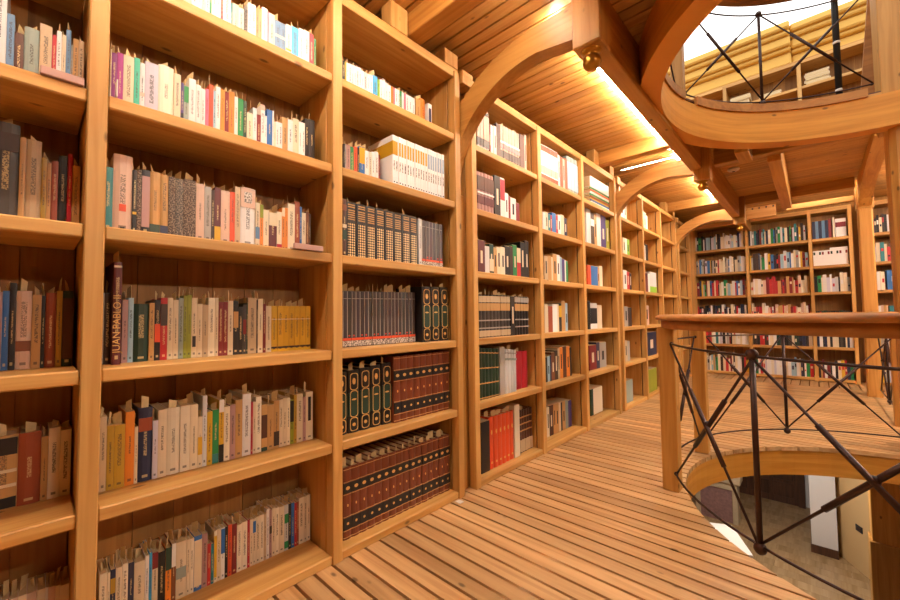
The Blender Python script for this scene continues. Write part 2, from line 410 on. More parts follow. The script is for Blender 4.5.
# ring beams
ring = arcband('ring_beam', CXU, CY, RU, RU+.12, 0, 360, 2.33, 2.572, RINGW, None, 96); tag(ring, 'curved pine ring beam around the opening above', 'beam')
ring0 = arcband('ring_beam', CX, CY, RH+.012, RH+.13, 0, 360, -.21, -.031, RINGW, None, 96); tag(ring0, 'curved pine ring beam under the edge of the floor opening', 'beam')
for a0, a1, l in ((100, 158.3, 'far'), (165.2, 194.8, 'middle'), (201.7, 258, 'near')):
    lip = arcband('ring_lip', CXU, CY, RU-.012, RU+.015, a0, a1, 2.5725, Z2+.035, RAILW, None, 32); tag(lip, 'dark curved edge strip on the %s stretch of the upper ring beam' % l, 'trim')
for a, b, l in ((YB, 1.66, 'before the viewer'), (1.79, 4.10, 'beside the round opening'), (4.22, 7.9, 'toward the far bookcase')):
    o = timber('floor_beam', (.677, a, -.30), (.765, b, -.032), 'long beam carrying the floor boards ' + l, 1)
# columns
def column(cx, y0, z_cap, label, half=.15, top=2.57, cap_half=.18, round_=True):
    c = empty('column', (cx, y0+half, 0)); tag(c, label, 'column')
    n = 8; pts = []
    ch = half*.22
    pts = [(-half+ch,-half),(half-ch,-half),(half,-half+ch),(half,half-ch),(half-ch,half),(-half+ch,half),(-half,half-ch),(-half,-half+ch)]
    prism('shaft', pts, 0, z_cap, BEAM[2], c)
    box('capital', (-cap_half, -cap_half, z_cap), (cap_half, cap_half, top), BEAM[2], c, r=.006)
    return c
column(CX, 4.23, 2.37, 'pine column carrying the upper ring beam', .15, 4.6, .178)
column(CX, 1.345, 2.37, 'pine column on the near side of the round opening', .15, 4.6, .178)
column(1.943, 6.72, 2.22, 'pine column standing before the far bookcase', .063, 2.569, .075)
# curved brace from the far column toward the ring
pin = [(6.7,2.24),(6.55,2.31),(6.3,2.375),(5.9,2.425),(5.4,2.46),(4.85,2.48)]
v = []; f = []
for k, (yy, zz) in enumerate(pin):
    v += [(1.885, yy, zz), (2.0, yy, zz), (2.0, yy+.05, 2.569), (1.885, yy+.05, 2.569)]
for k in range(len(pin)-1):
    for q in range(4): f.append((4*k+q, 4*k+(q+1)%4, 4*k+4+(q+1)%4, 4*k+4+q))
f += [(0,1,2,3), (len(v)-1,len(v)-2,len(v)-3,len(v)-4)]
o = obj('curved_brace', mesh('curved_brace', v, f, BEAM[1])); tag(o, 'flat curved brace springing from the far column', 'brace')

# ------------------------------------------------------------------ light strips (the lamps of the place, plus added fill strips)
def led(a, b, label, m=None):
    o = box('led_strip', a, b, m or LEDM, None, r=0); tag(o, label, 'light'); return o
for (a, b, l) in ((-1.2, 1.56, 'light strip on the beam before the first arch'), (1.83, 4.06, 'bright light strip along the beam beside the round opening'), (4.26, 6.48, 'light strip along the beam between second and third arches')):
    led((.512, a, 2.537), (.527, b, 2.547), l)
led((.06, ARCH_Y[2]-.035, 2.478), (.60, ARCH_Y[2]-.03, 2.483), 'short light strip along the back of the second arch', LEDF)
led((.90, 6.66, 2.47), (1.84, 6.675, 2.49), 'light strip hidden behind the cross beam before the far bookcase', LEDF)
led((2.20, 6.66, 2.47), (3.6, 6.675, 2.49), 'light strip behind the cross beam past the far column', LEDF)
for (a, b, l) in ((.55, 1.62, 'added fill light strip on the opposite beam before the opening'), (1.83, 4.06, 'added fill light strip on the opposite beam beside the opening'), (4.26, 6.48, 'added fill light strip on the opposite beam past the opening')):
    led((3.302, a, 2.405), (3.340, b, 2.445), l)  # unseen strips, added as fill for the low shelves and floor
timber('ceiling_beam', (3.343, YB, 2.30), (3.431, 7.70, 2.57), 'long pine ceiling beam on the opposite side of the opening', 1)
timber('cross_beam', (.77, -.70, 2.36), (3.34, -.60, 2.569), 'cross beam behind the viewer', 0)
for (a, b, l) in ((YB+.1, 1.62, 'light strip under the floor boards before the viewer'), (1.83, 4.06, 'light strip under the floor boards beside the opening'), (4.26, 7.6, 'light strip under the floor boards toward the far bookcase')):
    led((BX0-.075, a, -.062), (BX0-.062, b, -.048), l, LEDU)

# ------------------------------------------------------------------ bookcases
DEPTH = .315
def bookcase(label, ys, loc, rz, zt=ZT, top=TOPB, ext=None, group=None, base=0.0):
    """ys: list of (start, end) of the uprights along the wall; local x along the wall, y into it, front at y = 0"""
    c = empty('bookcase', loc, rz); tag(c, label, 'bookcase', group)
    ztop = top + .038
    for i, (a, b) in enumerate(ys):
        box('upright', (a, 0, base), (b, .055, ztop), PINE[2], c, r=.003)
        m = .004
        box('side_panel', (a+m, .066, base), (b-m, DEPTH, ztop-.005), PINE[2], c, r=.002)
        box('spacer', (a+.016, .05, base), (b-.016, .072, ztop-.005), DOORW, c, r=0)
    for i in range(len(ys)-1):
        a, b = ys[i][1], ys[i+1][0]
        for z in zt:
            t = TH if z > base+.05 else z-base
            box('shelf', (a+.0005, .007, z-t), (b-.0005, DEPTH-.012, z), PINE[0], c, r=.004)
        box('top_board', (a+.0005, .004, top), (b-.0005, DEPTH, ztop), PINE[0], c, r=.003)
        n = 6; wv = (b-a)/n
        for k in range(n):
            box('back_board', (a+k*wv+.001, DEPTH-.012, base+.02), (a+(k+1)*wv-.001, DEPTH, ztop-.005), BACK, c, r=0)
    box('cornice', (ys[0][0], .012, ztop), (ys[-1][1], .06, ztop+.022), PINE[0], c, r=.003)
    if base == 0: box('frieze_board', (ys[0][0], .105, ztop), (ys[-1][1], .125, ztop+.038), PINE[0], c, r=.002)
    return c
POSTS = [(-.665,-.62),(.099,.1425),(.859,.904),(1.630,1.675)]
bookcase('long pine bookcase with paperbacks and leather encyclopaedias before the largest arch', POSTS, (0,0,0), PI/2)
P2 = [(1.776,1.8207),(2.5435,2.592),(3.29,3.338),(4.068,4.114)]
bookcase('pine bookcase between the first and second arches', P2, (0,0,0), PI/2)
P3 = [(4.2,4.245),(4.952,4.997),(5.705,5.75),(6.47,6.515)]
bookcase('half empty pine bookcase between the second and third arches', P3, (0,0,0), PI/2)
P4 = [(6.64,6.685),(7.36,7.405)]
bookcase('narrow pine bookcase in the far corner of the long wall', P4, (0,0,0), PI/2)
for k in range(4):
    o = box('corner_board', (-.03, 7.408+k*.08, 0), (-.004, 7.408+k*.08+.077, 2.40), PINE[2], None, r=.002)
    tag(o, 'vertical pine board closing the far corner', 'board', 'boards closing the far corner')
PF = [(-.04,-.003),(.69,.73),(1.43,1.47),(1.845,1.885)]
bookcase('wide pine bookcase full of mixed books on the far wall', PF, (0,YE,0), 0, [z+.014 for z in ZT], TOPB+.06)
PF2 = [(2.02,2.06),(2.72,2.76),(3.42,3.46)]
bookcase('pine bookcase right behind the far column', PF2, (0,YE,0), 0, [z+.014 for z in ZT], TOPB+.06)

# panel with a row of holes above the far bookcase, bright trim board beside it
vp = empty('vent_panel', (.88, 7.3, 2.395)); tag(vp, 'pale board with a row of round holes above the far bookcase', 'panel')
box('board', (-.23, 0, 0), (.23, .02, .17), PINE[0], vp, r=.003)
for k in range(6): tube('hole_rim', [(-.2+k*.08, -.002, .145), (-.2+k*.08, .004, .145)], .012, BLACK, vp, 10)
o = box('trim_board', (1.24, 6.74, 2.335), (1.86, 6.765, 2.40), PINE[0], None, r=.003); tag(o, 'bright pine trim board under the ceiling near the far column', 'board')
sd = empty('smoke_detector', (.87, 5.2, 2.545)); tag(sd, 'round white smoke detector on the ceiling', 'smoke detector')
bm = bmesh.new(); prof = [(.055,.024),(.055,.012),(.048,.004),(.03,-.004),(.001,-.006)]
rings = [[bm.verts.new((rr*math.cos(2*PI*k/20), rr*math.sin(2*PI*k/20), z)) for k in range(20)] for rr, z in prof]
for u, v2 in zip(rings, rings[1:]):
    for k in range(20): bm.faces.new((u[k], v2[k], v2[(k+1)%20], u[(k+1)%20]))
bm_obj('housing', bm, WHITEP, sd, smooth=True)
tube('sensor_ring', [(0,0,-.008),(0,0,-.003)], .014, BLACK, sd, 12)

# ------------------------------------------------------------------ railings round the openings
def railing(z0, where, CX, R):
    def pol(deg, r, z): a = math.radians(deg); return Vector((CX+r*math.cos(a), CY+r*math.sin(a), z))
    NW = 18.4
    for a, nm in ((180+NW, 'near'), (180-NW, 'far'), (NW, 'opposite far'), (-NW, 'opposite near')):
        c = pol(a, R+.012, z0)
        o = box('newel_post', (c.x-.042, c.y-.042, z0), (c.x+.042, c.y+.042, z0+.925), BEAM[2], None, r=.004)
        tag(o, 'square pine newel post at the %s side of the %s opening' % (nm, where), 'post')
    for (a0, a1, side) in ((98, 262, 'aisle side'), (-82, 82, 'opposite side')):
        h = empty('handrail', (CX, CY, z0+.92)); tag(h, 'thick curved wooden handrail on the %s of the %s opening' % (side, where), 'handrail')
        # rounded top and squarer under-rail, both bent to the circle
        def sweep(name, prof, mat):
            v = []; f = []; n = 56; m = len(prof)
            for i in range(n+1):
                a = math.radians(a0 + (a1-a0)*i/n)
                for (dr, dz) in prof: v.append(((R-.005+dr)*math.cos(a), (R-.005+dr)*math.sin(a), dz))
            for i in range(n):
                for k in range(m): f.append((i*m+k, i*m+(k+1)%m, (i+1)*m+(k+1)%m, (i+1)*m+k))
            f += [tuple(range(m))[::-1], tuple(n*m+k for k in range(m))]
            bm = bmesh.new(); me = mesh(name, v, f, mat, True); bm.from_mesh(me); bmesh.ops.recalc_face_normals(bm, faces=bm.faces[:]); bm.to_mesh(me); bm.free()
            return obj(name, me, h)
        sweep('rail_top', [(-.072,.045),(-.076,.055),(-.072,.066),(-.055,.074),(.055,.074),(.072,.066),(.076,.055),(.072,.045)], RAILW)
        sweep('under_rail', [(-.045,.0),(.045,.0),(.045,.0445),(-.045,.0445)], RAILW)
    # iron work: balusters, bent rods and crossed ties between posts
    ZB, ZH = .11 if z0 == 0 else .09, .838 if z0 == 0 else .82
    for sgn, side in ((1, 'aisle side'), (-1, 'opposite side')):
        base = 180 if sgn > 0 else 0
        t = empty('iron_railing', (CX, CY, z0)); tag(t, 'dark iron railing of crossed ties on the %s of the %s opening' % (side, where), 'railing')
        P = lambda a, z: Vector((R*math.cos(math.radians(a)), R*math.sin(math.radians(a)), z))
        for d in (52.4, -52.4):
            c = P(base+d, 0)
            b = tube('baluster', [c+Vector((0,0,ZB-.01)), c+Vector((0,0,ZH))], .0105, IRON, t, 10)
            ball('knob', c+Vector((0,0,ZH)), .022, IRON, b); ball('knob', c+Vector((0,0,ZB-.01)), .022, IRON, b, (1,1,1.1))
        for (d0, d1) in ((-82,-52.4), (-52.4,-NW-2.9), (-NW+2.9,NW-2.9), (NW+2.9,52.4), (52.4,82)):
            a0, a1 = base+d0, base+d1
            for zz in (ZH-.008, ZB): tube('rod', [P(a0+(a1-a0)*k/10, zz) for k in range(11)], .0056, IRON, t, 8)
            A, B = P(a0, 0), P(a1, 0)
            for flip in (0, 1):
                p = A + Vector((0,0,ZH-.01 if flip else ZB+.005)); q = B + Vector((0,0,ZB+.005 if flip else ZH-.01))
                off = (A+B).normalized()*(.007 if flip else -.007); off.z = 0
                tr = tube('tie_rod', [p+off, q+off], .0055, IRON, t, 8)
                tube('sleeve', [p.lerp(q, .30)+off, p.lerp(q, .70)+off], .0105, IRON, tr, 8)
            ball('cross_knob', (A+B)/2 + Vector((0,0,(ZB+ZH)/2)), .017, IRON, t, seg=10)
            for e in (A, B):
                for zz in (ZH-.008, ZB): ball('bolt', e+Vector((0,0,zz)), .011, IRON, t, seg=8)
railing(0.0, 'floor', CX, 1.28)
railing(Z2+.002, 'ceiling', CXU, 1.32)
# straight railing beyond, running away beside the far column
n1 = box('newel_post', (1.935, 5.135, 0), (2.02, 5.22, .925), BEAM[2], None, r=.004); tag(n1, 'square pine newel post ending the straight railing', 'post')
hr = empty('handrail', (1.985, 5.15, .92)); tag(hr, 'straight wooden handrail leading to the far column', 'handrail')
box('rail_top', (-.07, -.05, .045), (.07, 1.55, .074), RAILW, hr, r=.01); box('under_rail', (-.045, -.05, 0), (.045, 1.55, .045), RAILW, hr, r=.004)
t = empty('iron_railing', (1.985, 5.98, .0)); tag(t, 'straight iron railing of crossed ties leading to the far column', 'railing')
for (ya, yb) in ((-.745, 0), (0, .74)):
    for zz in (.83, .09): tube('rod', [(0,ya,zz),(0,yb,zz)], .006, IRON, t)
    tube('tie_rod', [(-.006,ya,.09),(-.006,yb,.83)], .007, IRON, t); tube('tie_rod', [(.006,yb,.09),(.006,ya,.83)], .007, IRON, t); ball('cross_knob', (0,(ya+yb)/2,.46), .018, IRON, t)
b = tube('baluster', [(0,0,.05),(0,0,.89)], .009, IRON, t); ball('knob', (0,0,.84), .02, IRON, b); ball('knob', (0,0,.08), .02, IRON, b)

# ------------------------------------------------------------------ upper floor seen through the ceiling opening
wu = empty('wall_upper', (0, 7.75, Z2)); tag(wu, 'yellow plaster wall with stepped cornice upstairs', kind='structure')
box('plaster', (-2, .0, 0), (6, .15, 2.5), PLASTER, wu, r=0)
for k, (za, zb, d) in enumerate(((1.80,1.92,.10),(1.92,2.02,.22),(2.02,2.20,.27),(2.20,2.25,.34),(2.25,2.38,.40),(2.38,2.44,.46),(2.44,2.54,.52))):
    box('moulding', (-2, -d, za), (1.35, .0, zb), PLASTER, wu, r=.02)
    box('moulding', (1.35, -d+.09, za-.02), (6, .0, zb-.02), PLASTER, wu, r=.02)
struct('wall_upper_left', (-2.2, YB, Z2), (-2.0, 7.9, 4.4), PLASTER, 'plaster wall upstairs above the long bookcases')
struct('wall_upper_back', (-2.0, YB-.1, Z2), (XR, YB, 4.4), PLASTER, 'plaster wall upstairs behind the viewer')
struct('wall_upper_right', (XR, YB, Z2), (XR+.1, 7.9, 4.4), PLASTER, 'plaster wall upstairs on the right')
struct('floor_upper', (-2.0, YB, Z2-.01), (XL-.001, 7.9, Z2+.01), BACK, 'upper floor past the bookcases')
bookcase('pine bookcase upstairs under the yellow cornice', [(-.3,-.255),(.55,.595),(1.40,1.445),(2.25,2.295)], (0, 7.2, 0), 0, [Z2+1.52, Z2+1.14, Z2+.76, Z2+.38, Z2+.04], Z2+1.84, base=Z2+.013)

# leaning board and pipe upstairs
pipe = empty('pipe', (1.668, 4.36, Z2+.02)); tag(pipe, 'black vertical pipe with white bands upstairs', 'pipe')
tube('shaft', [(0,0,0),(0,0,1.9)], .021, BLACK, pipe, 12)
for zz in (.13, .52): tube('band', [(0,0,zz),(0,0,zz+.02)], .0222, WHITEP, pipe, 12)
o = obj('leaning_board', mesh('leaning_board', [(1.79,4.62,Z2+.02),(1.87,4.62,Z2+.02),(1.87,4.70,Z2+.02),(1.79,4.70,Z2+.02),(1.89,4.62,Z2+1.15),(1.97,4.62,Z2+1.15),(1.97,4.70,Z2+1.15),(1.89,4.70,Z2+1.15)], BOXF, RAILW))
tag(o, 'slanted pine board leaning by the column upstairs', 'board')

# ------------------------------------------------------------------ lower hall seen through the floor opening
lf = empty('floor_lower', (0,0,Z0)); tag(lf, 'pale plank floor of the hall below', kind='structure')
yy = 1.0; k = 0
while yy < 9.9:
    xx = -2.5 - (k % 3)*.8
    while xx < 5.0:
        box('plank', (max(xx,-2.5)+.0015, yy+.0015, -.02), (min(xx+2.5,5.0)-.0015, yy+.1785, 0), LOWFLOOR, lf, r=0); xx += 2.5
    yy += .18; k += 1
box('slab', (-2.5, YB, -.1), (5, 9.9, -.021), STONE, lf, r=0)
struct('ceiling_lower', (-2.6, 7.96, -.36), (5.1, 9.96, -.31), PLASTER, 'ceiling of the hall below past the bookcases')
struct('ceiling_lower_side', (-2.6, YB-.1, -.36), (-.31, 7.955, -.31), PLASTER, 'ceiling of the hall below under the long bookcases')
struct('ceiling_lower_edge', (XR-.05, YB-.1, -.36), (5.1, 7.955, -.31), PLASTER, 'ceiling of the hall below along its right wall')
struct('wall_lower_far', (-2.5, 9.86, Z0), (5, 9.96, -.3), WHITEWALL, 'pale wall of the hall below')
struct('wall_lower_left', (-2.6, YB, Z0), (-2.5, 9.9, -.3), WHITEWALL, 'side wall of the hall below')
struct('wall_lower_right', (5, YB, Z0), (5.1, 9.9, -.3), CREAM, 'right wall of the hall below')
struct('wall_lower_back', (-2.5, YB-.1, Z0), (5, YB, -.3), CREAM, 'back wall of the hall below')
struct('wall_pier', (1.30, 8.10, Z0), (1.585, 9.85, -.3), WHITEWALL, 'white wall pier in the hall below')
struct('baseboard_pier', (1.288, 8.085, Z0), (1.585, 9.85, Z0+.12), DOORW, 'dark skirting along the white pier')
wc = obj('wall_cream', mesh('wall_cream', [(1.586,8.3,Z0),(1.90,7.72,Z0),(2.1,7.8,Z0),(1.8,8.4,Z0),(1.586,8.3,-.3),(1.90,7.72,-.3),(2.1,7.8,-.3),(1.8,8.4,-.3)], BOXF, CREAM)); tag(wc, 'slanted cream wall below with a wall socket', kind='structure')
ws = empty('wall_socket', (1.80, 7.895, Z0+.55), math.radians(-61.6)); tag(ws, 'small dark double wall socket on the cream wall', 'socket')
box('plate', (-.06,-.008,0), (.06,.004,.085), BLACK, ws, r=.003); box('insert', (-.04,-.012,.02), (-.006,-.007,.065), IRON, ws, r=0); box('insert', (.006,-.012,.02), (.04,-.007,.065), IRON, ws, r=0)
lc = empty('lower_column', (1.93, 6.3, Z0)); tag(lc, 'square pine column in the hall below', 'column')
box('shaft', (-.11,-.11,0), (.11,.11,2.29), BEAM[2], lc, r=.006); box('base', (-.13,-.13,0), (.13,.13,1.15), BEAM[2], lc, r=.006)
lamp = empty('fill_lamp', (1.0, 6.6, -.40)); tag(lamp, 'added round fill lamp under the ceiling of the hall below', 'lamp')
tube('shade', [(0,0,.05),(0,0,.09)], .16, WHITEP, lamp, 20); tube('bulb', [(0,0,.02),(0,0,.05)], .15, emit('fill_lamp_light', LED_COL, 210), lamp, 20)  # unseen lamp, added to brighten the hall below
door = empty('door_1', (.75, 9.84, Z0)); tag(door, 'dark carved wooden door in the hall below', kind='structure')
box('leaf', (-.75,-.04,0), (.36,0,2.1), DOORW, door, r=.004); box('jamb', (.36,-.08,0), (.46,0,2.2), DOORW, door, r=.004); box('jamb', (-.85,-.08,0), (-.75,0,2.2), DOORW, door, r=.004)
for r_ in range(6):
    for c_ in range(3): box('panel', (-.70+c_*.35, -.06, .12+r_*.32), (-.40+c_*.35, -.038, .38+r_*.32), DOORW, door, r=.018)
mp_ = empty('stone_fireplace', (.075, 8.25, Z0)); tag(mp_, 'beige stone frame around a red marble slab below', 'fireplace')
box('frame_side', (-.31,0,0), (-.235,.25,.56), STONE, mp_, r=.006); box('frame_side', (.235,0,0), (.31,.25,.56), STONE, mp_, r=.006)
box('frame_top', (-.31,0,.56), (.31,.25,.68), STONE, mp_, r=.006); box('mantel', (-.36,-.05,.68), (.36,.27,.78), STONE, mp_, r=.012); box('slab', (-.235,.03,0), (.235,.2,.56), MARBLE, mp_, r=0)
pc = [at(706,527,2,-1.85), at(732,527,2,-1.85), at(747,549,2,-1.85)]
pl = empty('plinth', (.50, 6.10, Z0), math.radians(24)); tag(pl, 'white display plinth in the hall below', 'plinth')
box('body', (-.2,-.3,0), (.16,.3,.72), WHITEWALL, pl, r=.004); box('top', (-.22,-.35,.72), (.2,.35,.75), WHITEP, pl, r=.004)
bookcase('pine bookcase in the hall below', [(2.55,2.595),(3.3,3.345),(4.05,4.095)], (0, 7.6, Z0), 0, ZT, 2.15)
#BOOKS

# ------------------------------------------------------------------ books
C = {k: (n, hexc(h)) for k, n, h in [l.split('|') for l in '''w|white|efebe6
cr|cream|e6d5b4
ivory|ivory|efe3c8
pk|pale pink|dcb9a2
tan|tan|c79a5e
beige|beige|c9b08c
grey|grey|a9a49c
lav|lavender white|cdc8d6
pgrey|pale grey|d3d4d2
gg|grey green|93a29a
brn|brown|7d4a30
rbrn|reddish brown|9c4a2c
dbrn|dark brown|3a2822
blk|black|16151a
dgrey|dark grey|3f3c3b
navy|navy|232a4a
blue|blue|2f6db5
sky|sky blue|3aa4dc
pblue|pale blue|9fc3d6
steel|steel blue|5f86ad
teal|teal|2c7f86
mint|mint green|43b79c
grn|green|1f8a4c
dgrn|dark green|1d3d30
olive|olive green|8f9a2e
lime|lime green|8fc63f
yel|yellow|dcae2c
mus|mustard|b8922c
ora|orange|e88a2c
rora|red orange|e4542c
red|red|c22a30
crim|crimson|b51f34
dred|dark red|7f2226
maroon|maroon|5e2029
pink|pink|e0708c
mauve|mauve|b28a86
mag|magenta|a63a86
pur|purple|7a2c74
vio|violet|4a3a78
choc|chocolate|4d2c22'''.split('\n')]}
HMAX = [(TOPB if k == 0 else ZT[k-1]-TH) - ZT[k] - .012 for k in range(6)]
SHELF = ['top', 'second', 'third', 'fourth', 'fifth', 'bottom']
HLIM = [.34]
SETNAME = 'book'
BAY = {0: 'outermost bay', 1: 'paperback bay', 2: 'encyclopaedia bay', 3: 'first bay past the largest arch', 4: 'second bay past the largest arch', 5: 'third bay past the largest arch',
       6: 'first bay past the second arch', 7: 'second bay past the second arch', 8: 'third bay past the second arch'}
def ordinal(n): return '%d%s' % (n, 'th' if 10 <= n % 100 <= 20 else {1:'st',2:'nd',3:'rd'}.get(n % 10, 'th'))
def cover_mesh(d, t, h, hard, mat):
    c = .0028 if hard else .0011
    c = min(c, t*.18); ov = .004 if hard else .0
    bul = min(.006, t*.16) if hard else min(.0012, t*.05)
    arc = [(-abs(k)**2*bul + bul - bul, t/2 + k*t/2) for k in (-1, -.75, -.35, .35, .75, 1)]
    arc = [(x - 0, y) for x, y in arc]
    P = [(-d, 0)] + arc + [(-d, t), (-d, t-c), (-c-bul, t-c), (-c-bul, c), (-d, c)]
    n = len(P); v = [(x,y,0) for x,y in P] + [(x,y,h) for x,y in P]
    # caps as quads: boards and spine pieces
    lo, hi = [], []
    i_in = {'d1': 0, 's0': 1, 's1': n-7+1}
    a = 1; z = len(arc)
    quads = [(0, a, n-2, n-1), (z, z+1, z+2, z+3)]
    quads += [(a, a+1, n-2), (a+1, a+2, a+3, a+4), (a+4, z, z+3), (a+1, a+4, z+3, n-2)]
    f = [q[::-1] for q in quads] + [tuple(n+i for i in q) for q in quads]
    f += [(i, (i+1) % n, n+(i+1) % n, n+i) for i in range(n)]
    m = mesh('cover', v, f, mat)
    return m, c, ov, bul
_cache = {}
def slip_mesh(k):
    if k in _cache: return _cache[k]
    r = random.Random(k); hgt = r.uniform(.016, .042); wd = r.uniform(.016, .03); bend = r.uniform(-.004, .004); tw = r.uniform(-.001,.001)
    rows = []; v = []
    for i, q in enumerate((-.25, .35, 1.0)):
        y = bend*max(q,0)**2; z = hgt*q*(1 - .2*abs(bend)/.004)
        for (x_, s_) in ((0, 1), (-wd, -1)):
            for e in (-.0005, .0005): v.append((x_, y + e + s_*tw*max(q,0), z + (.005*s_ if i == 2 else 0)))
    f = []
    for i in range(2):
        b = 4*i; f += [(b,b+2,b+6,b+4), (b+1,b+5,b+7,b+3), (b,b+4,b+5,b+1), (b+2,b+3,b+7,b+6)]
    f += [(8,10,11,9)]
    _cache[k] = mesh('paper_slip', v, f, SLIP); return _cache[k]
def band(parent, t, h, z0, z1, col, wrap=0.0, name='spine_band', inset=.08, mat=None, bul=0):
    """strip laid over the spine (and over the boards when wrapped)"""
    e = .0005; y0, y1 = (-e, t+e) if wrap else (t*inset*.2, t*(1-inset*.2))
    o = obj(name, mesh(name, boxv((-wrap if wrap else -.004, y0, z0*h), (e*1.4, y1, z1*h)), BOXF, mat or BAND), parent); o.color = (*C[col][1], 1) if isinstance(col, str) else (*col, 1)
    return o
_setmesh = {}
def book(X, Y, Z, t, h, d, col, hard=False, mat=None, slip=1.0, tilt=0.0, name='book', extras=(), key=None):
    m_ = mat or (COVER_H if hard else COVER_P)
    me, c, ov, bul = cover_mesh(d, t, h, hard, m_)
    o = obj(SETNAME, me, None, (X, Y, Z + .0006)); base = C[col][1]
    j = random.uniform(.9, 1.06); o.color = (*[min(1, q*j) for q in base], 1)
    if tilt: o.rotation_euler = (tilt, 0, 0)
    pg = obj('pages', mesh('pages', boxv((-d+ov+.001, c, ov*.8+.0004), (-c-bul, t-c, h-ov-.0004)), BOXF, PAGES), o)
    if random.random() < slip and h < HLIM[0] - .035:
        q = obj('paper_slip', slip_mesh(random.randrange(24)), o, (-random.uniform(.012, .035) - c, t/2, h-ov)); rz = random.choice((-1,1))*math.asin(min(.93, t*.75/.03))*random.uniform(.7, 1); q.rotation_euler = (0, 0, rz); q.location.y = t/2 + .0115*math.sin(rz)
    for ie, e in enumerate(extras):
        z0, z1, cc = e[:3]; ins = e[4] if len(e) > 4 else .08
        if cc == 'photo': band(o, t, h, z0, z1, (.5,.5,.5), mat=PHOTO, inset=ins, name='spine_picture').location.x = .0004*ie
        else: band(o, t, h, z0, z1, cc, wrap=(d*.9 if len(e) > 3 and e[3] else 0), inset=ins).location.x = .0004*ie
    return o
def size_word(t, h):
    if h > .275: return 'tall'
    if t > .034: return 'thick'
    if t < .0125: return 'slim'
    if h < .19: return 'small'
    return 'plain'
def row(bay, k, inset, x0, spec, slip=.9, depth=.155, group=None, zmin=None):
    """spec: 'xend,top,colour[,flags][,z0-z1-colour...]' ; xend/top in photo pixels on the spine plane, top < 1 = metres"""
    z = ZT[k]; X = -inset; n = 0; HLIM[0] = HMAX[k]
    toks = spec.split(); prev = y_at(x0, X, z + .1)
    for tk in toks:
        p = tk.split(','); xe = float(p[0]); top = float(p[1]); col = p[2]; fl = p[3:] 
        ye = y_at(xe, X, z + .1)
        if col == '-': prev = ye; continue
        t = ye - prev - .0006
        if top < 1: h = top
        else:
            xm = px((X, (prev+ye)/2, z+.1))[0]; h = at(xm, top, 0, X).z - z
        h = max(.12, min(h, HMAX[k]))
        hard = 'h' in fl or t > .036; mat = COVER_S if 's' in fl else None
        ex = [(float(e.split('-')[0]), float(e.split('-')[1]), e.split('-')[2], 0, float((e.split('-')+[.08])[3])) for e in fl if '-' in e]
        d = min(depth, .30 - inset) if h < .30 else min(.2, .30 - inset)
        if bay >= 3:                             # small in the photo: joined with the far books
            j = random.uniform(.88, 1.05); zz = z + .0006; d = max(d, .10)
            wbox((X-d, prev, zz), (X, prev+t, zz+h-.003), tuple(min(1, q*j) for q in C[col][1]))
            wbox((X-d+.003, prev+.001, zz+h-.0035), (X-.003, prev+t-.001, zz+h), hexc('cdb489'))
            for z0, z1, cc, _w, _i in ex: wbox((X-.003, prev+.0008, zz+h*z0), (X+.0012, prev+t-.0008, zz+h*min(z1,.985)), C[cc][1])
            if random.random() < .5: wbox((X-.003, prev+t*.35, zz+h*.3), (X+.0009, prev+t*.65, zz+h*random.uniform(.6,.8)), C['blk' if sum(C[col][1]) > .8 else 'cr'][1])
            prev = ye; continue
        o = book(X, prev, z, t, h, max(d, .10), col, hard, mat, slip, extras=ex); n += 1
        kind = 'marbled hardback' if 's' in fl else ('hardback' if hard else 'paperback')
        two = (' with %s band' % C[ex[0][2]][0]) if ex and ex[0][2] in C else ''
        lab = '%s %s%s, %s toward the far wall, %s shelf, %s' % (C[col][0], kind, two, ordinal(n), SHELF[k], BAY[bay])
        if len(lab.split()) > 16: lab = '%s %s, %s toward the far wall, %s shelf, %s' % (C[col][0], kind, ordinal(n), SHELF[k], BAY[bay])
        if len(lab.split()) < 16 and size_word(t, h) != 'plain': lab = size_word(t, h) + ' ' + lab
        tag(o, lab, 'book', group or 'books on the %s shelf of the %s' % (SHELF[k], BAY[bay]))
        o['top'] = h
        prev = ye
    return n
V, Fc, CO = [], [], []
def wbox(a, b, col):
    q0 = len(V); V.extend(boxv(a, b)); Fc.extend([tuple(q0+i for i in q) for q in BOXF]); CO.extend([col]*6)
# ---- paperback bay
row(1, 0, .07, 184, '192,.2,cr 198,.2,w 202,.19,w 206,.2,cr 210,.19,pblue 212,.2,grn 217,.19,pgrey 221,.2,w 223.4,.2,dred 231,.2,w 233,11,teal 239,4,cr 244,9,ivory 248,9,blk,s 252,3,w 256,5,w 259,9,tan 262,9,tan 267.5,8,w 269,12,pink 275,14,ivory 281,21,steel,.55-.62-ivory 286,24,steel,.55-.62-ivory 291.5,25,ivory,.3-.35-yel 299,27.5,sky 304,29,w 309.5,31,w 314,34,crim 316.2,39,grn', slip=.75)
row(1, 1, .075, 110.3, '111.7,49,cr 117,53,pur 123.5,53,mag 134,56,cr 140,58,mint 145,63,pgrey,.35-.42-pk 158.5,63,lav 174,66,ivory 181,74,cr 184,83,vio,.02-.3-blk 189,86,gg,.6-.98-grn 196,79,w 201,85,w 205.5,89,w 209,89,pink 213.4,85,rora 216,91,pblue 220.5,87,w 225,90,ora,.02-.1-w 229,92,dred 234.5,92,ora 238,97,w 243.5,99,grn 247,101,dgrn 253,113,cr 257,108,w 261,115,dred 265,105,w,.88-1-pk 267,116,w 272.5,110,blue 274,111,w 276,122,cr 279,122,w 282.5,123,w 288,118,tan 293,120,w 299,119,cr 302,122,w 305,123,w 309,119,blk 315,120,blk')
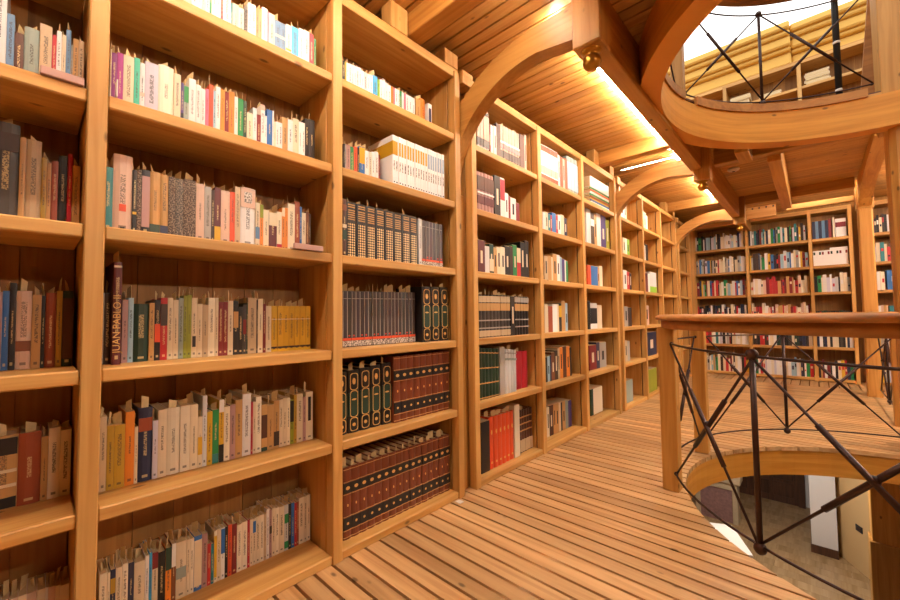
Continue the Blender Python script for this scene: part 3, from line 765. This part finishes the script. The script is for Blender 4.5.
row(1, 2, .08, 103.6, '113,167,teal,h 132.4,155,pk,h,.27-.36-rora-1.6,.03-.07-blk-1.9 137,170,blk,.3-.34-yel 141.5,170,dbrn,s 150,170,blk,.02-.05-pink,.12-.9-mauve 160.5,172,tan,h,.0-.18-dgrn 168.5,175,tan,h,.0-.18-navy 175.5,177,dbrn,s 183.5,179,dgrey,s 196,180,dbrn,s 204.5,184,pk 211.5,187,grey 214.5,190,dbrn 221,188,maroon,.0-.3-yel 230,191,pk 235,192,rora 240.5,187,beige 255.5,188,w,.66-.99-pk,.74-.92-photo-1.2 260,203,cr,.2-.46-steel 263.5,205,ora,.7-1-olive 269,210,cr 277,213,maroon,.65-1-cr 282,212,cr,.0-.16-crim 285,208,ora,.8-1-cr 288,208,ora 295,204,cr 300,202,rbrn 302,207,blue 306,213,cr 309,212,brn 311,214,dbrn')
row(1, 3, .145, 101, '104,293,grey 111,293,dbrn 121.8,262,- 128,300,mauve 133.5,298,pblue 149,304,dgrn,h 154.5,303,tan 160.5,300,blk,.3-.6-rora 167.5,298,red,.55-.9-dbrn 173,298,cr 178.5,300,cr 183.5,298,gg 187,296,olive 191.5,295,olive 197,298,cr,.18-.36-blk-.9 202.5,304,cr 208.3,305,beige 215,298,ivory 218.5,298,cr 223,302,dred 228,302,dred 233.3,301,cr 238.5,301,blk,.5-.8-tan 243,307,blk 246.5,305,dgrey,.4-.7-dred 248,303,dgrn 256.6,298,beige 258,300,dbrn 263,299,cr 266,304,dred 271.5,306,cr')
row(1, 3, .10, 112.6, '121.2,262,maroon,h,.945-.965-cr', slip=1)
row(1, 4, .135, 99.5, '106.5,417,beige 114,426,mus 125,425,mus 134.5,412,ora 138,427,cr 152.5,408,navy,h,.68-.86-rbrn 158,421,lav 166.5,410,cr 180,408,ivory 190,406,ivory 198,405,cr 202.5,417,cr,.25-.6-yel 207,396,pgrey 212.5,412,yel 219,410,grn,.02-.18-teal 224,400,yel,.8-1-w,.0-.28-blk 230,407,ivory 235.5,405,mauve 242.5,400,tan 251,394,w 253,402,crim 256,402,cr 261.5,397,ivory 267.5,405,tan,.28-.78-choc,.0-.08-dgrn 274,405,tan 279.5,401,tan,.05-.35-dbrn 283,400,cr 287,398,cr 290.2,398,ivory 294,400,olive,.5-.98-blk 297,395,mus 303,394,cr 306,397,mauve 313,392,cr,.4-.9-blk-1.5')
row(1, 5, .185, 99, '107,574,cr 110,573,cr 115.5,570,navy,.6-.85-mus 122,568,cr 128,564,ivory 134,563,navy 145,562,cr 149,556,w 152,553,sky 158,553,cr,.72-1-dred 165.5,552,blk 171.5,548,ora,.6-1-dgrn 176,544,brn,.6-1-w 186.5,542,cr,.35-.55-gg 190,540,cr 194,539,ivory 202,536,blue,.08-.92-cr 207.5,534,mauve 211,544,red 214,544,teal 217,531,ivory,.1-.9-yel 221,529,cr 225,528,w,.5-.98-blue 228,527,blk 232,525,rora 237,524,dred 242,525,ivory 247.5,522,ivory 250,520,crim 253,520,cr 256,519,cr,.7-.95-blue 260,517,cr 264,515,ivory 266.5,514,beige 269.5,509,w 272,510,mauve,.5-.66-dbrn 275.5,508,cr 279,508,ivory 284.5,507,cr 288.5,505,pgrey,.6-.8-grn,.05-.2-grn 291.5,504,blk 294.5,503,blue 297,503,red 299,502,rbrn 304,498,cr 307,497,cr 310.5,495,ivory', slip=1.0, depth=.11)
# ---- outermost bay
row(0, 1, .09, -9, '6.4,.30,pgrey 14.5,14,steel 24,33,choc 39.6,28,gg,h 52,25,beige 56.5,35,crim 61.5,31,w 66,35,cr 71,30,steel 73,45,grey 78.5,39,tan 84,41,beige', slip=.5)
row(0, 2, .16, -9, '18.5,122,dgrey,h,.72-.9-dbrn 25,137,tan 41,140,beige,h 46.5,158,mus 51,163,tan 58,161,rbrn 67,156,blk 72,154,crim 80,166,tan', slip=.8)
row(0, 3, .18, -10, '1.5,292,mauve 8.5,291,blue 15.5,283,blk 31.5,291,pk,h,.23-.36-brn 41,295,tan 45,296,blk 56,293,rbrn,h 62,291,mus 73,291,dgrn,h,.1-.9-choc', slip=.9)
row(0, 4, .19, -14, '17.5,437,tan,h,.74-.97-blk,.02-.16-blk,.3-.34-cr,.5-.54-cr 41,433,rbrn,h 48,437,tan 60,428,cr 71,430,cr', slip=.9, depth=.11)
row(0, 5, .20, -12, '0,.2,cr 8,.2,pk 17,599,pk 26,596,cr 36,593,pk 45,590,cr 47.5,588,w 55,587,pk 60,586,cr 69,585,cr', slip=1.0, depth=.10)

# ---- sets of matching volumes
def vset(bay, k, inset, x0, x1, n, top0, top1, label, builder, group):
    global SETNAME
    z = ZT[k]; X = -inset; HLIM[0] = HMAX[k]; SETNAME = 'bound_volume' if bay >= 3 else ('encyclopaedia_volume' if bay == 2 else 'book')
    ya, yb = y_at(x0, X, z+.1), y_at(x1, X, z+.1); t = (yb-ya)/n
    for i in range(n):
        xm = px((X, ya+(i+.5)*t, z+.1))[0]; tp = top0 + (top1-top0)*(xm-x0)/max(1e-6, x1-x0)
        h = at(xm, tp, 0, X).z - z if tp > 1 else tp
        h = min(h, HMAX[k])
        o = builder(X - random.uniform(0, .004), ya+i*t, z, t-.0008, h, i); tag(o, label(i) if callable(label) else label, 'book', group)
    SETNAME = 'book'
def gem(parent, t, zc, w_, h_, mat=GOLD):
    n = 8; pts = [(.0012, t/2+w_/2*math.cos(2*PI*q/n), zc+h_/2*math.sin(2*PI*q/n)) for q in range(n)]
    v = pts + [(-.002, p[1], p[2]) for p in pts]; f = [tuple(range(n))] + [(q, n+q, n+(q+1) % n, (q+1) % n) for q in range(n)]
    return obj('gilt_ornament', mesh('gilt_ornament', v, f, mat), parent)
def b_brown(X, Y, Z, t, h, i):
    o = book(X, Y, Z, t, h, .2, 'brn', True, COVER_0, 1.0, extras=((.64,.78,'blk'),(.14,.30,'blk'))); o.color = (*hexc('76371f'), 1)
    gem(o, t, h*.71, t*.5, .016); gem(o, t, h*.22, t*.3, .012); gem(o, t, h*.47, t*.16, .012)
    for zz in (.625, .795, .125, .315, .03, .97): band(o, t, h, zz-.004, zz+.004, 'tan', name='gilt_line')
    return o
def frame_loop(parent, t, z0, z1):
    """gilt outline with rounded corners laid on the spine"""
    e = t*.14; r = t*.22; y0, y1 = e, t-e; P = []
    for (cy, cz, a0) in ((y1-r, z1-r, 0), (y0+r, z1-r, 90), (y0+r, z0+r, 180), (y1-r, z0+r, 270)):
        for q in range(4): a = math.radians(a0+30*q); P.append((cy+r*math.cos(a), cz+r*math.sin(a)))
    n = len(P); cy, cz = t/2, (z0+z1)/2; wv = .0026
    def ins(p): dy = (p[0]-cy); dz = (p[1]-cz); L = math.hypot(dy, dz); return (p[0]-math.copysign(min(abs(dy), wv), dy), p[1]-math.copysign(min(abs(dz), wv), dz))
    v = [(.0012, *p) for p in P] + [(.0012, *ins(p)) for p in P]; v += [(-.001, *p) for p in P]
    f = [(q, (q+1) % n, n+(q+1) % n, n+q) for q in range(n)] + [(2*n+q, 2*n+(q+1) % n, (q+1) % n, q) for q in range(n)]
    return obj('gilt_frame', mesh('gilt_frame', v, f, GOLD), parent)
def b_green(X, Y, Z, t, h, i):
    o = book(X, Y, Z, t*.93, h, .22, 'blk', True, COVER_0, 1.0, extras=((.27,.64,'dgrn'),)); t *= .93
    frame_loop(o, t, h*.68, h*.95); frame_loop(o, t, h*.25, h*.67); frame_loop(o, t, h*.03, h*.24)
    gem(o, t, h*.53, t*.45, .008); gem(o, t, h*.13, t*.3, .016); gem(o, t, h*.82, t*.3, .03)
    return o
def b_grid(X, Y, Z, t, h, i):
    t2 = t*.95; o = book(X, Y, Z, t2, h, .2, 'blk', True, COVER_0, .8)
    band(o, t2, h, .03, .62, 'tan', name='gilt_lattice', mat=LATT, inset=.75)
    for zz in (.68, .72, .76, .80, .84, .90, .94): band(o, t2, h, zz, zz+.018, 'tan', name='gilt_line', inset=.75)
    return o
def b_grey(X, Y, Z, t, h, i):
    o = book(X, Y, Z, t, h, .19, 'dgrey', False, COVER_0, .9, extras=((.115,.16,'rora'),))
    o.color = (*[c*(.75+.5*random.random()) for c in hexc('40383a')], 1)
    band(o, t, h, .012, .11, (.4,.4,.4), mat=PHOTO, name='spine_picture'); band(o, t, h, .86, .868, 'grey', name='fine_line')
    if i % 3: gem(o, t, h*.2, t*.35, .008, plain('red_dot', hexc('e0402c'), .5) if 'red_dot' not in bpy.data.materials else bpy.data.materials['red_dot'])
    o2 = band(o, t, h, .165, .995, 'grey', name='edge_line'); o2.scale = (1, .14, 1)
    return o
def b_ochre(X, Y, Z, t, h, i):
    c = 'mus' if i < 13 else 'steel'
    o = book(X, Y, Z, t, h, .20, 'w', False, COVER_0, .0); o.color = (*hexc('f0eeea'), 1)
    band(o, t, h, .60 if i < 13 else .56, .88, (hexc('c99a1e') if i < 13 else hexc('93a9bd')), wrap=(.19 if i == 0 else 0), inset=.9, name='colour_band'); band(o, t, h, .28, .48, (.4,.4,.4), mat=PHOTO, inset=1.5, name='spine_picture')
    band(o, t, h, .035, .06, 'blk', inset=1.5, name='spine_number')
    return o
def b_simple(col, bands=(), hard=True, slip=.8, dep=.19, mat=COVER_0):
    def f(X, Y, Z, t, h, i): return book(X, Y, Z, t, h, dep, col, hard, mat, slip, extras=bands)
    return f
vset(2, 5, .06, 344, 450.5, 16, 469, 434, 'brown leather volume with two black bands on the bottom shelf', b_brown, 'brown leather volumes on the bottom shelf')
vset(2, 4, .055, 394.4, 450, 9, 357, 351, 'brown leather volume with two black bands beside the green gilt volumes', b_brown, 'brown leather volumes on the fifth shelf')
vset(2, 4, .075, 336.5, 392.6, 5, 374, 362, 'black and green gilt-framed volume beside the brown leather volumes', b_green, 'green gilt volumes on the fifth shelf')
vset(2, 3, .055, 423, 449.5, 3, 286.5, 287.5, 'black and green gilt-framed volume beside the dark grey volumes', b_green, 'green gilt volumes on the fourth shelf')
vset(2, 3, .10, 343, 415.5, 19, 291, 292.5, 'dark grey volume with red stripe in the long fourth-shelf row', b_grey, 'dark grey volumes on the fourth shelf')
vset(2, 2, .055, 347, 418.5, 8, 201, 218, 'thick black volume with gold lattice spine', b_grid, 'gold lattice volumes')
row(2, 2, .05, 342.6, '346.8,199,choc,h,.5-.56-cr,.3-.46-dgrn,.8-.9-brn', slip=0)
row(2, 2, .055, 419, '422,219,pgrey', slip=.5)
vset(2, 2, .055, 422.2, 443, 6, 220, 225, 'dark grey volume with red stripe beside the gold lattice volumes', b_grey, 'dark grey volumes on the third shelf')
vset(2, 1, .02, 393, 444.5, 20, 134.5, 155.5, lambda i: 'tall white volume with ochre band and picture on its spine' if i < 13 else 'tall white volume with pale blue band and picture on its spine', b_ochre, 'white picture-spine volumes on the second shelf')
row(2, 1, .09, 343.6, '345.2,144,dgrey 346.5,144,grey 350.5,145,mauve 354,147,grn 357.5,147,rora 359.5,148,blk 365,147,blue,.5-.98-yel 369,151,w 372,152,ivory 375,152,w 378.7,152,w 380,155,dred')
row(2, 0, .06, 342.8, '345,64,blk 346.6,65,yel 349,64,w 351.5,64,w 354,65,w 356.5,66,w 359,67,w 361.5,68,w 364,74,w 367.5,74,pgrey 370,75,w 372.7,75,w 377.7,76,sky 380,80,lime 383,80,w 385.5,79,w 388,83,w 391,86,w 393.6,90,ora 395,90,pink 398,89,w 399.6,92,w 402,94,grn 404,93,w 406,97,pink 409,96,w 412,98,w 415,100,w 416,101,- 420.5,99,tan 425.5,99,ora 428,100,- 432,104,w,.25-.8-navy-1.2', slip=.7)
vset(1, 3, .145, 271.8, 310.8, 7, 306, 306.3, 'yellow paperback of a matching set on the fourth shelf', b_simple('yel', ((.70,.715,'cr'),(.07,.11,'dbrn')), False, 1.0, .14, COVER_P), 'matching yellow paperbacks')

# ---- first bay past the largest arch
g3 = lambda s: 'matching volumes: ' + s
vset(3, 0, .04, 477.5, 489.5, 4, 106, 113, 'white and red striped volume with black band, top shelf past the arch', b_simple('w', ((.12,.3,'blk'),(.88,.96,'blk'),(.3,.86,'pk'))), 'white volumes with black band')
row(3, 0, .04, 489.7, '490.8,124,dred 493,125,w 494,126,pk 496.6,126,w 500.5,124,choc', slip=0)
vset(3, 0, .04, 500.6, 520, 7, 124, 134.5, 'white and brown striped volume on the top shelf past the arch', b_simple('pk', ((.1,.3,'dbrn'),(.5,.56,'w'),(.36,.48,'mauve'))), 'white and brown volumes')
row(3, 0, .04, 520.2, '524.5,135,choc,h 526.6,135,pk', slip=0)
vset(3, 1, .04, 477.6, 494.5, 5, 171, 177, 'maroon and white striped volume on the second shelf past the arch', b_simple('mauve', ((.2,.4,'maroon'),(.55,.9,'choc'),(.46,.5,'w'))), 'maroon striped volumes')
row(3, 1, .05, 494.7, '500.5,176,blk,h 505,178,w,.45-.95-crim 508.5,193,w 510.5,196,dred 516,198,w 519.5,203,dred', slip=.3)
row(3, 2, .06, 478.2, '485,240,maroon,h 489.5,246,w 493.7,244,dgrn,.1-.5-cr 497,248,tan 501,247,cr 505,247,ivory 510,246,blk 513,246,dbrn 517,245,grn 520.7,248,red,.5-1-cr 525,242,blk,h 529,241,blk')
vset(3, 3, .05, 479.3, 510.7, 9, 294.5, 295.5, 'tan and black banded volume in the longer row past the arch', b_simple('dgrey', ((.62,.8,'tan'),(.82,.97,'beige'),(.38,.41,'grey'),(.20,.23,'grey'),(.02,.16,'beige'))), 'tan and black banded volumes, longer row')
row(3, 3, .05, 511, '515,296,blk', slip=0)
vset(3, 3, .05, 515.2, 529, 5, 296, 297, 'tan and black banded volume beside the black book', b_simple('blk', ((.62,.8,'tan'),(.84,.97,'grey'),(.38,.41,'grey'),(.20,.23,'grey'))), 'tan and black banded volumes, shorter row')
vset(3, 4, .055, 480, 500, 6, 348, 349, 'dark green volume with gold bars on the fifth shelf past the arch', b_simple('dgrn', ((.02,.04,'tan'),(.3,.32,'tan'),(.6,.62,'tan'),(.9,.92,'tan'))), 'dark green volumes')
row(3, 4, .055, 500.2, '505,347,grey', slip=1)
vset(3, 4, .05, 506, 517, 4, 349, 350, 'pale grey volume beside the dark green volumes', b_simple('pgrey', ((.75,.8,'gg'),(.9,.93,'grey'))), 'pale grey volumes')
vset(3, 4, .075, 517.3, 528.5, 2, 351, 351, 'plain red volume beside the pale grey volumes', b_simple('crim'), 'red volumes on the fifth shelf')
row(3, 5, .06, 481.6, '490,421,blk,h', slip=1)
vset(3, 5, .06, 490.2, 514.8, 6, 417.5, 410.5, 'red cloth volume with gold mark on the bottom shelf', lambda X,Y,Z,t,h,i: (lambda o: (gem(o, t, h*.12, t*.4, .014), gem(o, t, h*.7, t*.3, .03), o)[2])(book(X,Y,Z,t,h,.2,'rora',True,COVER_0,1.0)), 'red cloth volumes on the bottom shelf')
row(3, 5, .06, 515, '520,404.5,ivory', slip=0)
vset(3, 5, .08, 520.3, 533, 5, 411, 407, 'brown and cream checked volume beside the red cloth volumes', b_simple('choc', ((.02,.3,'beige'),(.5,.53,'tan'),(.66,.69,'tan'),(.82,.85,'tan'))), 'checked volumes on the bottom shelf')
# ---- second bay past the arch
vset(4, 0, .03, 541.6, 558, 7, 144, 153, 'white magazine volume with red ends on the top shelf', b_simple('w', ((.83,.98,'rora'),(.02,.16,'rora'),(.2,.4,'pk')), False, 0), 'white magazine volumes with red ends')
row(4, 0, .03, 558.2, '560,155,w 563,157,rora 565,159,pk 567.5,159,rora', slip=0)
vset(4, 0, .03, 567.8, 578.2, 3, 156, 161, 'grey green box volume on the top shelf', b_simple('gg', ((.1,.85,'pblue'),)), 'grey green volumes')
row(4, 1, .06, 542.8, '545.5,212,w 548,212,cr 550.5,214,teal 552,215,crim 556,213,blue 558,215,red 561,215,w 564.2,215,cr 567,218,navy', slip=.6)
row(4, 2, .07, 544.5, '548,256,beige 551.5,256,tan 553,257,cr 557,254,tan 560,255,w 562,257,pblue 564.8,259,vio 566,260,w 568,261,grn', slip=.6)
row(4, 3, .07, 544.8, '548.3,304,cr 552.7,306,rbrn,h 557.5,304,w 559,304,cr 561.7,303,blk,.5-.9-yel 565.3,301,tan 567.7,303,pblue', slip=.8)
row(4, 4, .075, 545.5, '547.5,357,blk 550,356,pblue 551.5,355,navy 554.8,352,brn 558,350,dbrn 560,348,beige 563,347,ora 566.5,346,choc 569.8,346,ora 571.5,347,blk', slip=1)
row(4, 5, .12, 547, '549.5,407,ivory 553.5,405,choc 556,404,tan 559,403,tan 561,402,cr 562.5,402,blk 565.5,401,tan 568.3,400,gg 571.6,400,vio', slip=.8)
# ---- third bay past the arch
row(5, 1, .06, 586.6, '591,206,pgrey 594.5,213,dbrn,.6-.8-w 597,214,tan 601,213,w 606,214,vio 609.5,220,olive', slip=.6)
row(5, 2, .07, 587.6, '591,265,rora 597.8,266,blue,h 599.5,267,tan 602.5,266,cr', slip=.8)
row(5, 3, .075, 588, '590.5,301,blk 597.2,303,w,.2-.8-blk 602,305,cr', slip=.4)
row(5, 4, .08, 589.5, '596.5,345,dred,h 599.8,342,navy 606.3,342,grey,h', slip=.8)
row(5, 5, .13, 591, '593.5,389,dgrn 602.5,387,ivory,h', slip=.4)
# ---- past the second arch: a few books on each shelf
row(6, 0, .06, 621, '624,.26,w 626.5,.24,cr', slip=0)
row(6, 1, .06, 623, '625.5,.2,cr 627,.2,w 629.5,.2,lime', slip=0)
row(6, 2, .06, 623.5, '627,.22,w 629.5,.21,red 631.5,.2,blk', slip=.5)
row(6, 3, .06, 624.5, '628,.22,grey 631.7,.21,dbrn', slip=.5)
row(6, 4, .06, 625, '627.5,.23,beige 630,.22,grey', slip=.5)
row(6, 5, .06, 626, '633,.24,gg,h', slip=.5)
row(7, 0, .05, 641.5, '644,.24,w 646,.23,cr 647.5,.2,w', slip=0)
row(7, 1, .05, 643, '645.5,.2,w 648,.22,blk', slip=0)
row(7, 2, .05, 644.5, '648,.24,maroon,h 650,.24,w 656.5,.27,pgrey,h,.0-.3-lime', slip=0)
row(7, 3, .05, 645.5, '649,.24,pk', slip=0)
row(7, 4, .05, 647, '656.5,.29,navy,h', slip=1)
row(7, 5, .05, 647.3, '651,.28,olive 654,.28,olive 657,.28,olive', slip=0)
row(8, 0, .05, 658.6, '660,.2,pgrey 661,.2,lav', slip=0)
row(8, 2, .05, 661.5, '663,.2,dgrn', slip=0)
row(8, 3, .05, 661.7, '664,.24,pk', slip=0)

# lettering on the tall maroon book
tall = [o for o in bpy.data.objects if o.get('label', '').startswith('tall maroon hardback')]
if tall:
    tb = tall[0]; hh = tb['top']
    tb['label'] = 'tall maroon hardback lettered JUAN PABLO II in gold, fourth shelf of the paperback bay'
    for txt, size, z0 in (('JUAN PABLO II', .026, .035),):
        cu = bpy.data.curves.new('lettering', 'FONT'); cu.body = txt; cu.size = size; cu.extrude = .0004; cu.align_y = 'CENTER'
        tmp = bpy.data.objects.new('lettering', cu); COL.objects.link(tmp); bpy.context.view_layer.update()
        me = bpy.data.meshes.new_from_object(tmp.evaluated_get(bpy.context.evaluated_depsgraph_get())); bpy.data.objects.remove(tmp)
        me.materials.clear(); me.materials.append(GOLD)
        o = obj('lettering', me, tb); w_ = max(v.co.x for v in me.vertices); tt = max(v.co.y for v in tb.data.vertices)
        o.matrix_local = Matrix(((0,0,1,.0012),(0,-1,0,tt/2),(1,0,0,z0),(0,0,0,1)))
        o.matrix_local = Matrix(((0,0,1,.0012),(0,-1,0,tt/2),(1,0,0,z0),(0,0,0,1))) @ Matrix.Diagonal((hh*.56/w_, 1, 1, 1))
for o in bpy.data.objects:
    if 'top' in o: del o['top']

# ---- flat things lying on shelves
def lying(X0, Y0, Y1, z, items, label, group):
    for i, (th, col, dx) in enumerate(items):
        e = bpy.data.objects.new('book', mesh('book', boxv((-.2, 0, 0), (0, Y1-Y0, th)), BOXF, BAND)); link(e); e.location = (X0+dx, Y0, z + .0006); e.color = (*C[col][1], 1)
        obj('pages', mesh('pages', boxv((-.19,-.0015,.003), (-.006, Y1-Y0+.0015, th-.003)), BOXF, PAGES), e)
        tag(e, '%s book lying flat, %s up in %s' % (C[col][0], ordinal(i+1), label), 'book', group); z += th + .0004
ya, yb = y_at(590.5, -.03, ZT[0]+.1), y_at(609, -.03, ZT[0]+.1)
lying(-.03, ya, yb, ZT[0], [(.02,'w',0),(.02,'blue',0),(.018,'yel',-.006),(.016,'rbrn',0),(.02,'grn',-.004),(.018,'w',0),(.02,'rora',0),(.022,'grn',-.003),(.10,'w',0)], 'the flat stack on the top shelf', 'books stacked flat on the top shelf')

# shelf sign holders
def sign(k, x0, x1, X, label):
    z = ZT[k]; y0, y1 = y_at(x0, X, z), y_at(x1, X, z)
    e = empty('shelf_sign', (X, y0, z+.0006)); tag(e, label, 'sign')
    m = plain('sign_strip_%d' % k, hexc('b9948a'), .4)
    box('strip', (0, 0, 0), (.012, y1-y0, .022), m, e, r=.002); box('foot', (-.06, 0, 0), (0, y1-y0, .003), m, e, r=0)
    return e
sg = sign(1, 40, 84, -.012, 'pale pink sign strip standing before books in the outermost bay')
box('end_plate', (-.02, .153, 0), (.012, .156, .05), WHITEP, sg, r=0)
sign(2, 293, 322, -.006, 'thin brown sign strip at the end of the third shelf')

pp = at(459.5, 502, 2, 0)
o = obj('paper_scrap', mesh('paper_scrap', [(-.02,-.012,.0008),(.018,-.016,.001),(.022,.012,.003),(-.016,.015,.0008),(-.02,-.012,.0022),(.018,-.016,.0024),(.022,.012,.006),(-.016,.015,.0022)], BOXF, WHITEP), None, (pp.x, pp.y, 0)); tag(o, 'small white paper scrap on the floor beside the bookcase', 'paper')
# books upstairs, lying in heaps on the top shelf
for (xa, n, l) in ((.62, 4, 'loose heap upstairs'), (1.47, 5, 'taller heap upstairs'), (.98, 2, 'small heap upstairs')):
    z = Z2+1.52
    for i in range(n):
        t = random.uniform(.025, .045); col = random.choice(['cr','beige','ivory','pk'])
        e = obj('book', mesh('book', boxv((0,0,0), (.24,.2,t)), BOXF, BAND), None, (xa+random.uniform(0,.03), 7.22+random.uniform(0,.02), z+.0006)); e.color = (*C[col][1], 1)
        obj('pages', mesh('pages', boxv((.004,-.0012,.003), (.236,.19,t-.003)), BOXF, PAGES), e)
        tag(e, '%s book lying flat, %s from the bottom of the %s' % (C[col][0], ordinal(i+1), l), 'book', 'books lying flat upstairs'); z += t + .0005

# ---- the many small books of the far wall: one object
def far_book(x0, t, h, z, y, col, dep=.16):
    b = len(V); V.extend(boxv((x0, y, z), (x0+t, y+dep, z+h))); Fc.extend([tuple(b+i for i in q) for q in BOXF]); CO.extend([col]*6)
def far_row(xa, xb, z, pal, h0, h1, t0=.014, t1=.04, fill=1.0, y=None):
    x_ = xa + .004; lim = xa + (xb-xa)*fill
    while x_ < lim - t0:
        t = min(random.uniform(t0, t1), lim - x_); h = random.uniform(h0, h1); y_ = (YE+.05 if y is None else y) + random.uniform(0, .015)
        ck = random.choice(pal); base = C[ck][1]; j = random.uniform(.85, 1.05); far_book(x_, t-.001, h, z, y_, tuple(min(1,q*j) for q in base))
        if random.random() < .35: far_book(x_+t*.2, t*.6, h*random.uniform(.1,.3), z+h*random.uniform(.3,.6), y_-.0012, C[random.choice(['blk','cr','red','navy','w'])][1], .002)
        x_ += t
MIX = 'w w w cr cr ivory blk blk navy blue red dred grn yel grey grey pblue lav dbrn tan teal'.split()
LIT = 'w w w cr ivory pgrey lav pblue grn red blk navy'.split(); DRK = 'blk blk navy dbrn dgrn dgrey cr w red'.split(); PAL = 'cr ivory pk tan w pk red dred'.split()
fz = [z+.0146 for z in ZT]
PALS = [[LIT, MIX, 'w'], [MIX, MIX, 'w'], [MIX, PAL, LIT], [DRK, PAL, ['blk']], [MIX, DRK, DRK], [MIX, LIT, MIX]]
for k in range(6):
    for j in range(3):
        xa, xb = PF[j][1], PF[j+1][0]; p = PALS[k][j]
        if k == 0 and j == 2:
            for q in range(5): far_book(xa+.01+q*.034, .032, .26, fz[k], YE+.05, C['steel' if q % 2 else 'navy'][1])
            far_book(xa+.18, .03, .27, fz[k], YE+.05, C['dred'][1]); far_book(xa+.225, .02, .29, fz[k], YE+.05, C['ivory'][1]); far_book(xa+.25, .11, .26, fz[k], YE+.05, C['w'][1]); far_book(xa+.252, .106, .07, fz[k]+.14, YE+.0488, C['dred'][1], .002)
        elif k == 1 and j == 2:
            for q in range(12):
                far_book(xa+.005+q*.03, .029, .22+.03*(q > 5), fz[k], YE+.05, C['w'][1])
                if q % 3 != 1: far_book(xa+.009+q*.03, .02, .04, fz[k]+.16, YE+.0488, C['dred' if q % 2 else 'dgrn'][1], .002)
        elif k == 3 and j == 2: far_row(xa, xb, fz[k], ['blk','dgrn','dbrn'], .13, .14)
        else: far_row(xa, xb, fz[k], p if isinstance(p, list) else LIT, .19, .27, fill=.99)
for k in range(6):
    for j in range(2):
        xa, xb = PF2[j][1], PF2[j+1][0]
        if k == 2 and j == 0: far_row(xa, xa+.12, fz[k], ['w','ivory'], .24, .26); far_book(xa+.125, .11, .26, fz[k], YE+.05, C['blue'][1]); far_book(xa+.165, .03, .07, fz[k]+.11, YE+.0488, C['w'][1], .002); far_row(xa+.24, xb, fz[k], LIT, .2, .25)
        elif k == 3 and j == 0: far_row(xa, xa+.12, fz[k], ['tan','pk','w'], .19, .2); [far_book(xa+.13+q*.05, .045, .19, fz[k], YE+.05, C['teal'][1]) for q in range(5)]
        else: far_row(xa, xb, fz[k], DRK if k == 0 else MIX, .19, .26)
for j in range(2):
    for k in range(1, 6): far_row((2.595,3.345)[j], (3.3,4.05)[j], Z0+ZT[k]+.0006, DRK+LIT, .19, .27, y=7.65)
me = mesh('far_books', V, Fc, VCOL); ca = me.color_attributes.new('Col', 'FLOAT_COLOR', 'CORNER')
i = 0
for p, c in zip(me.polygons, CO):
    for _ in p.loop_indices: ca.data[i].color = (*c, 1); i += 1
o = obj('far_books', me); tag(o, 'rows of small mixed books filling the far wall bookcases', 'books', kind='stuff')
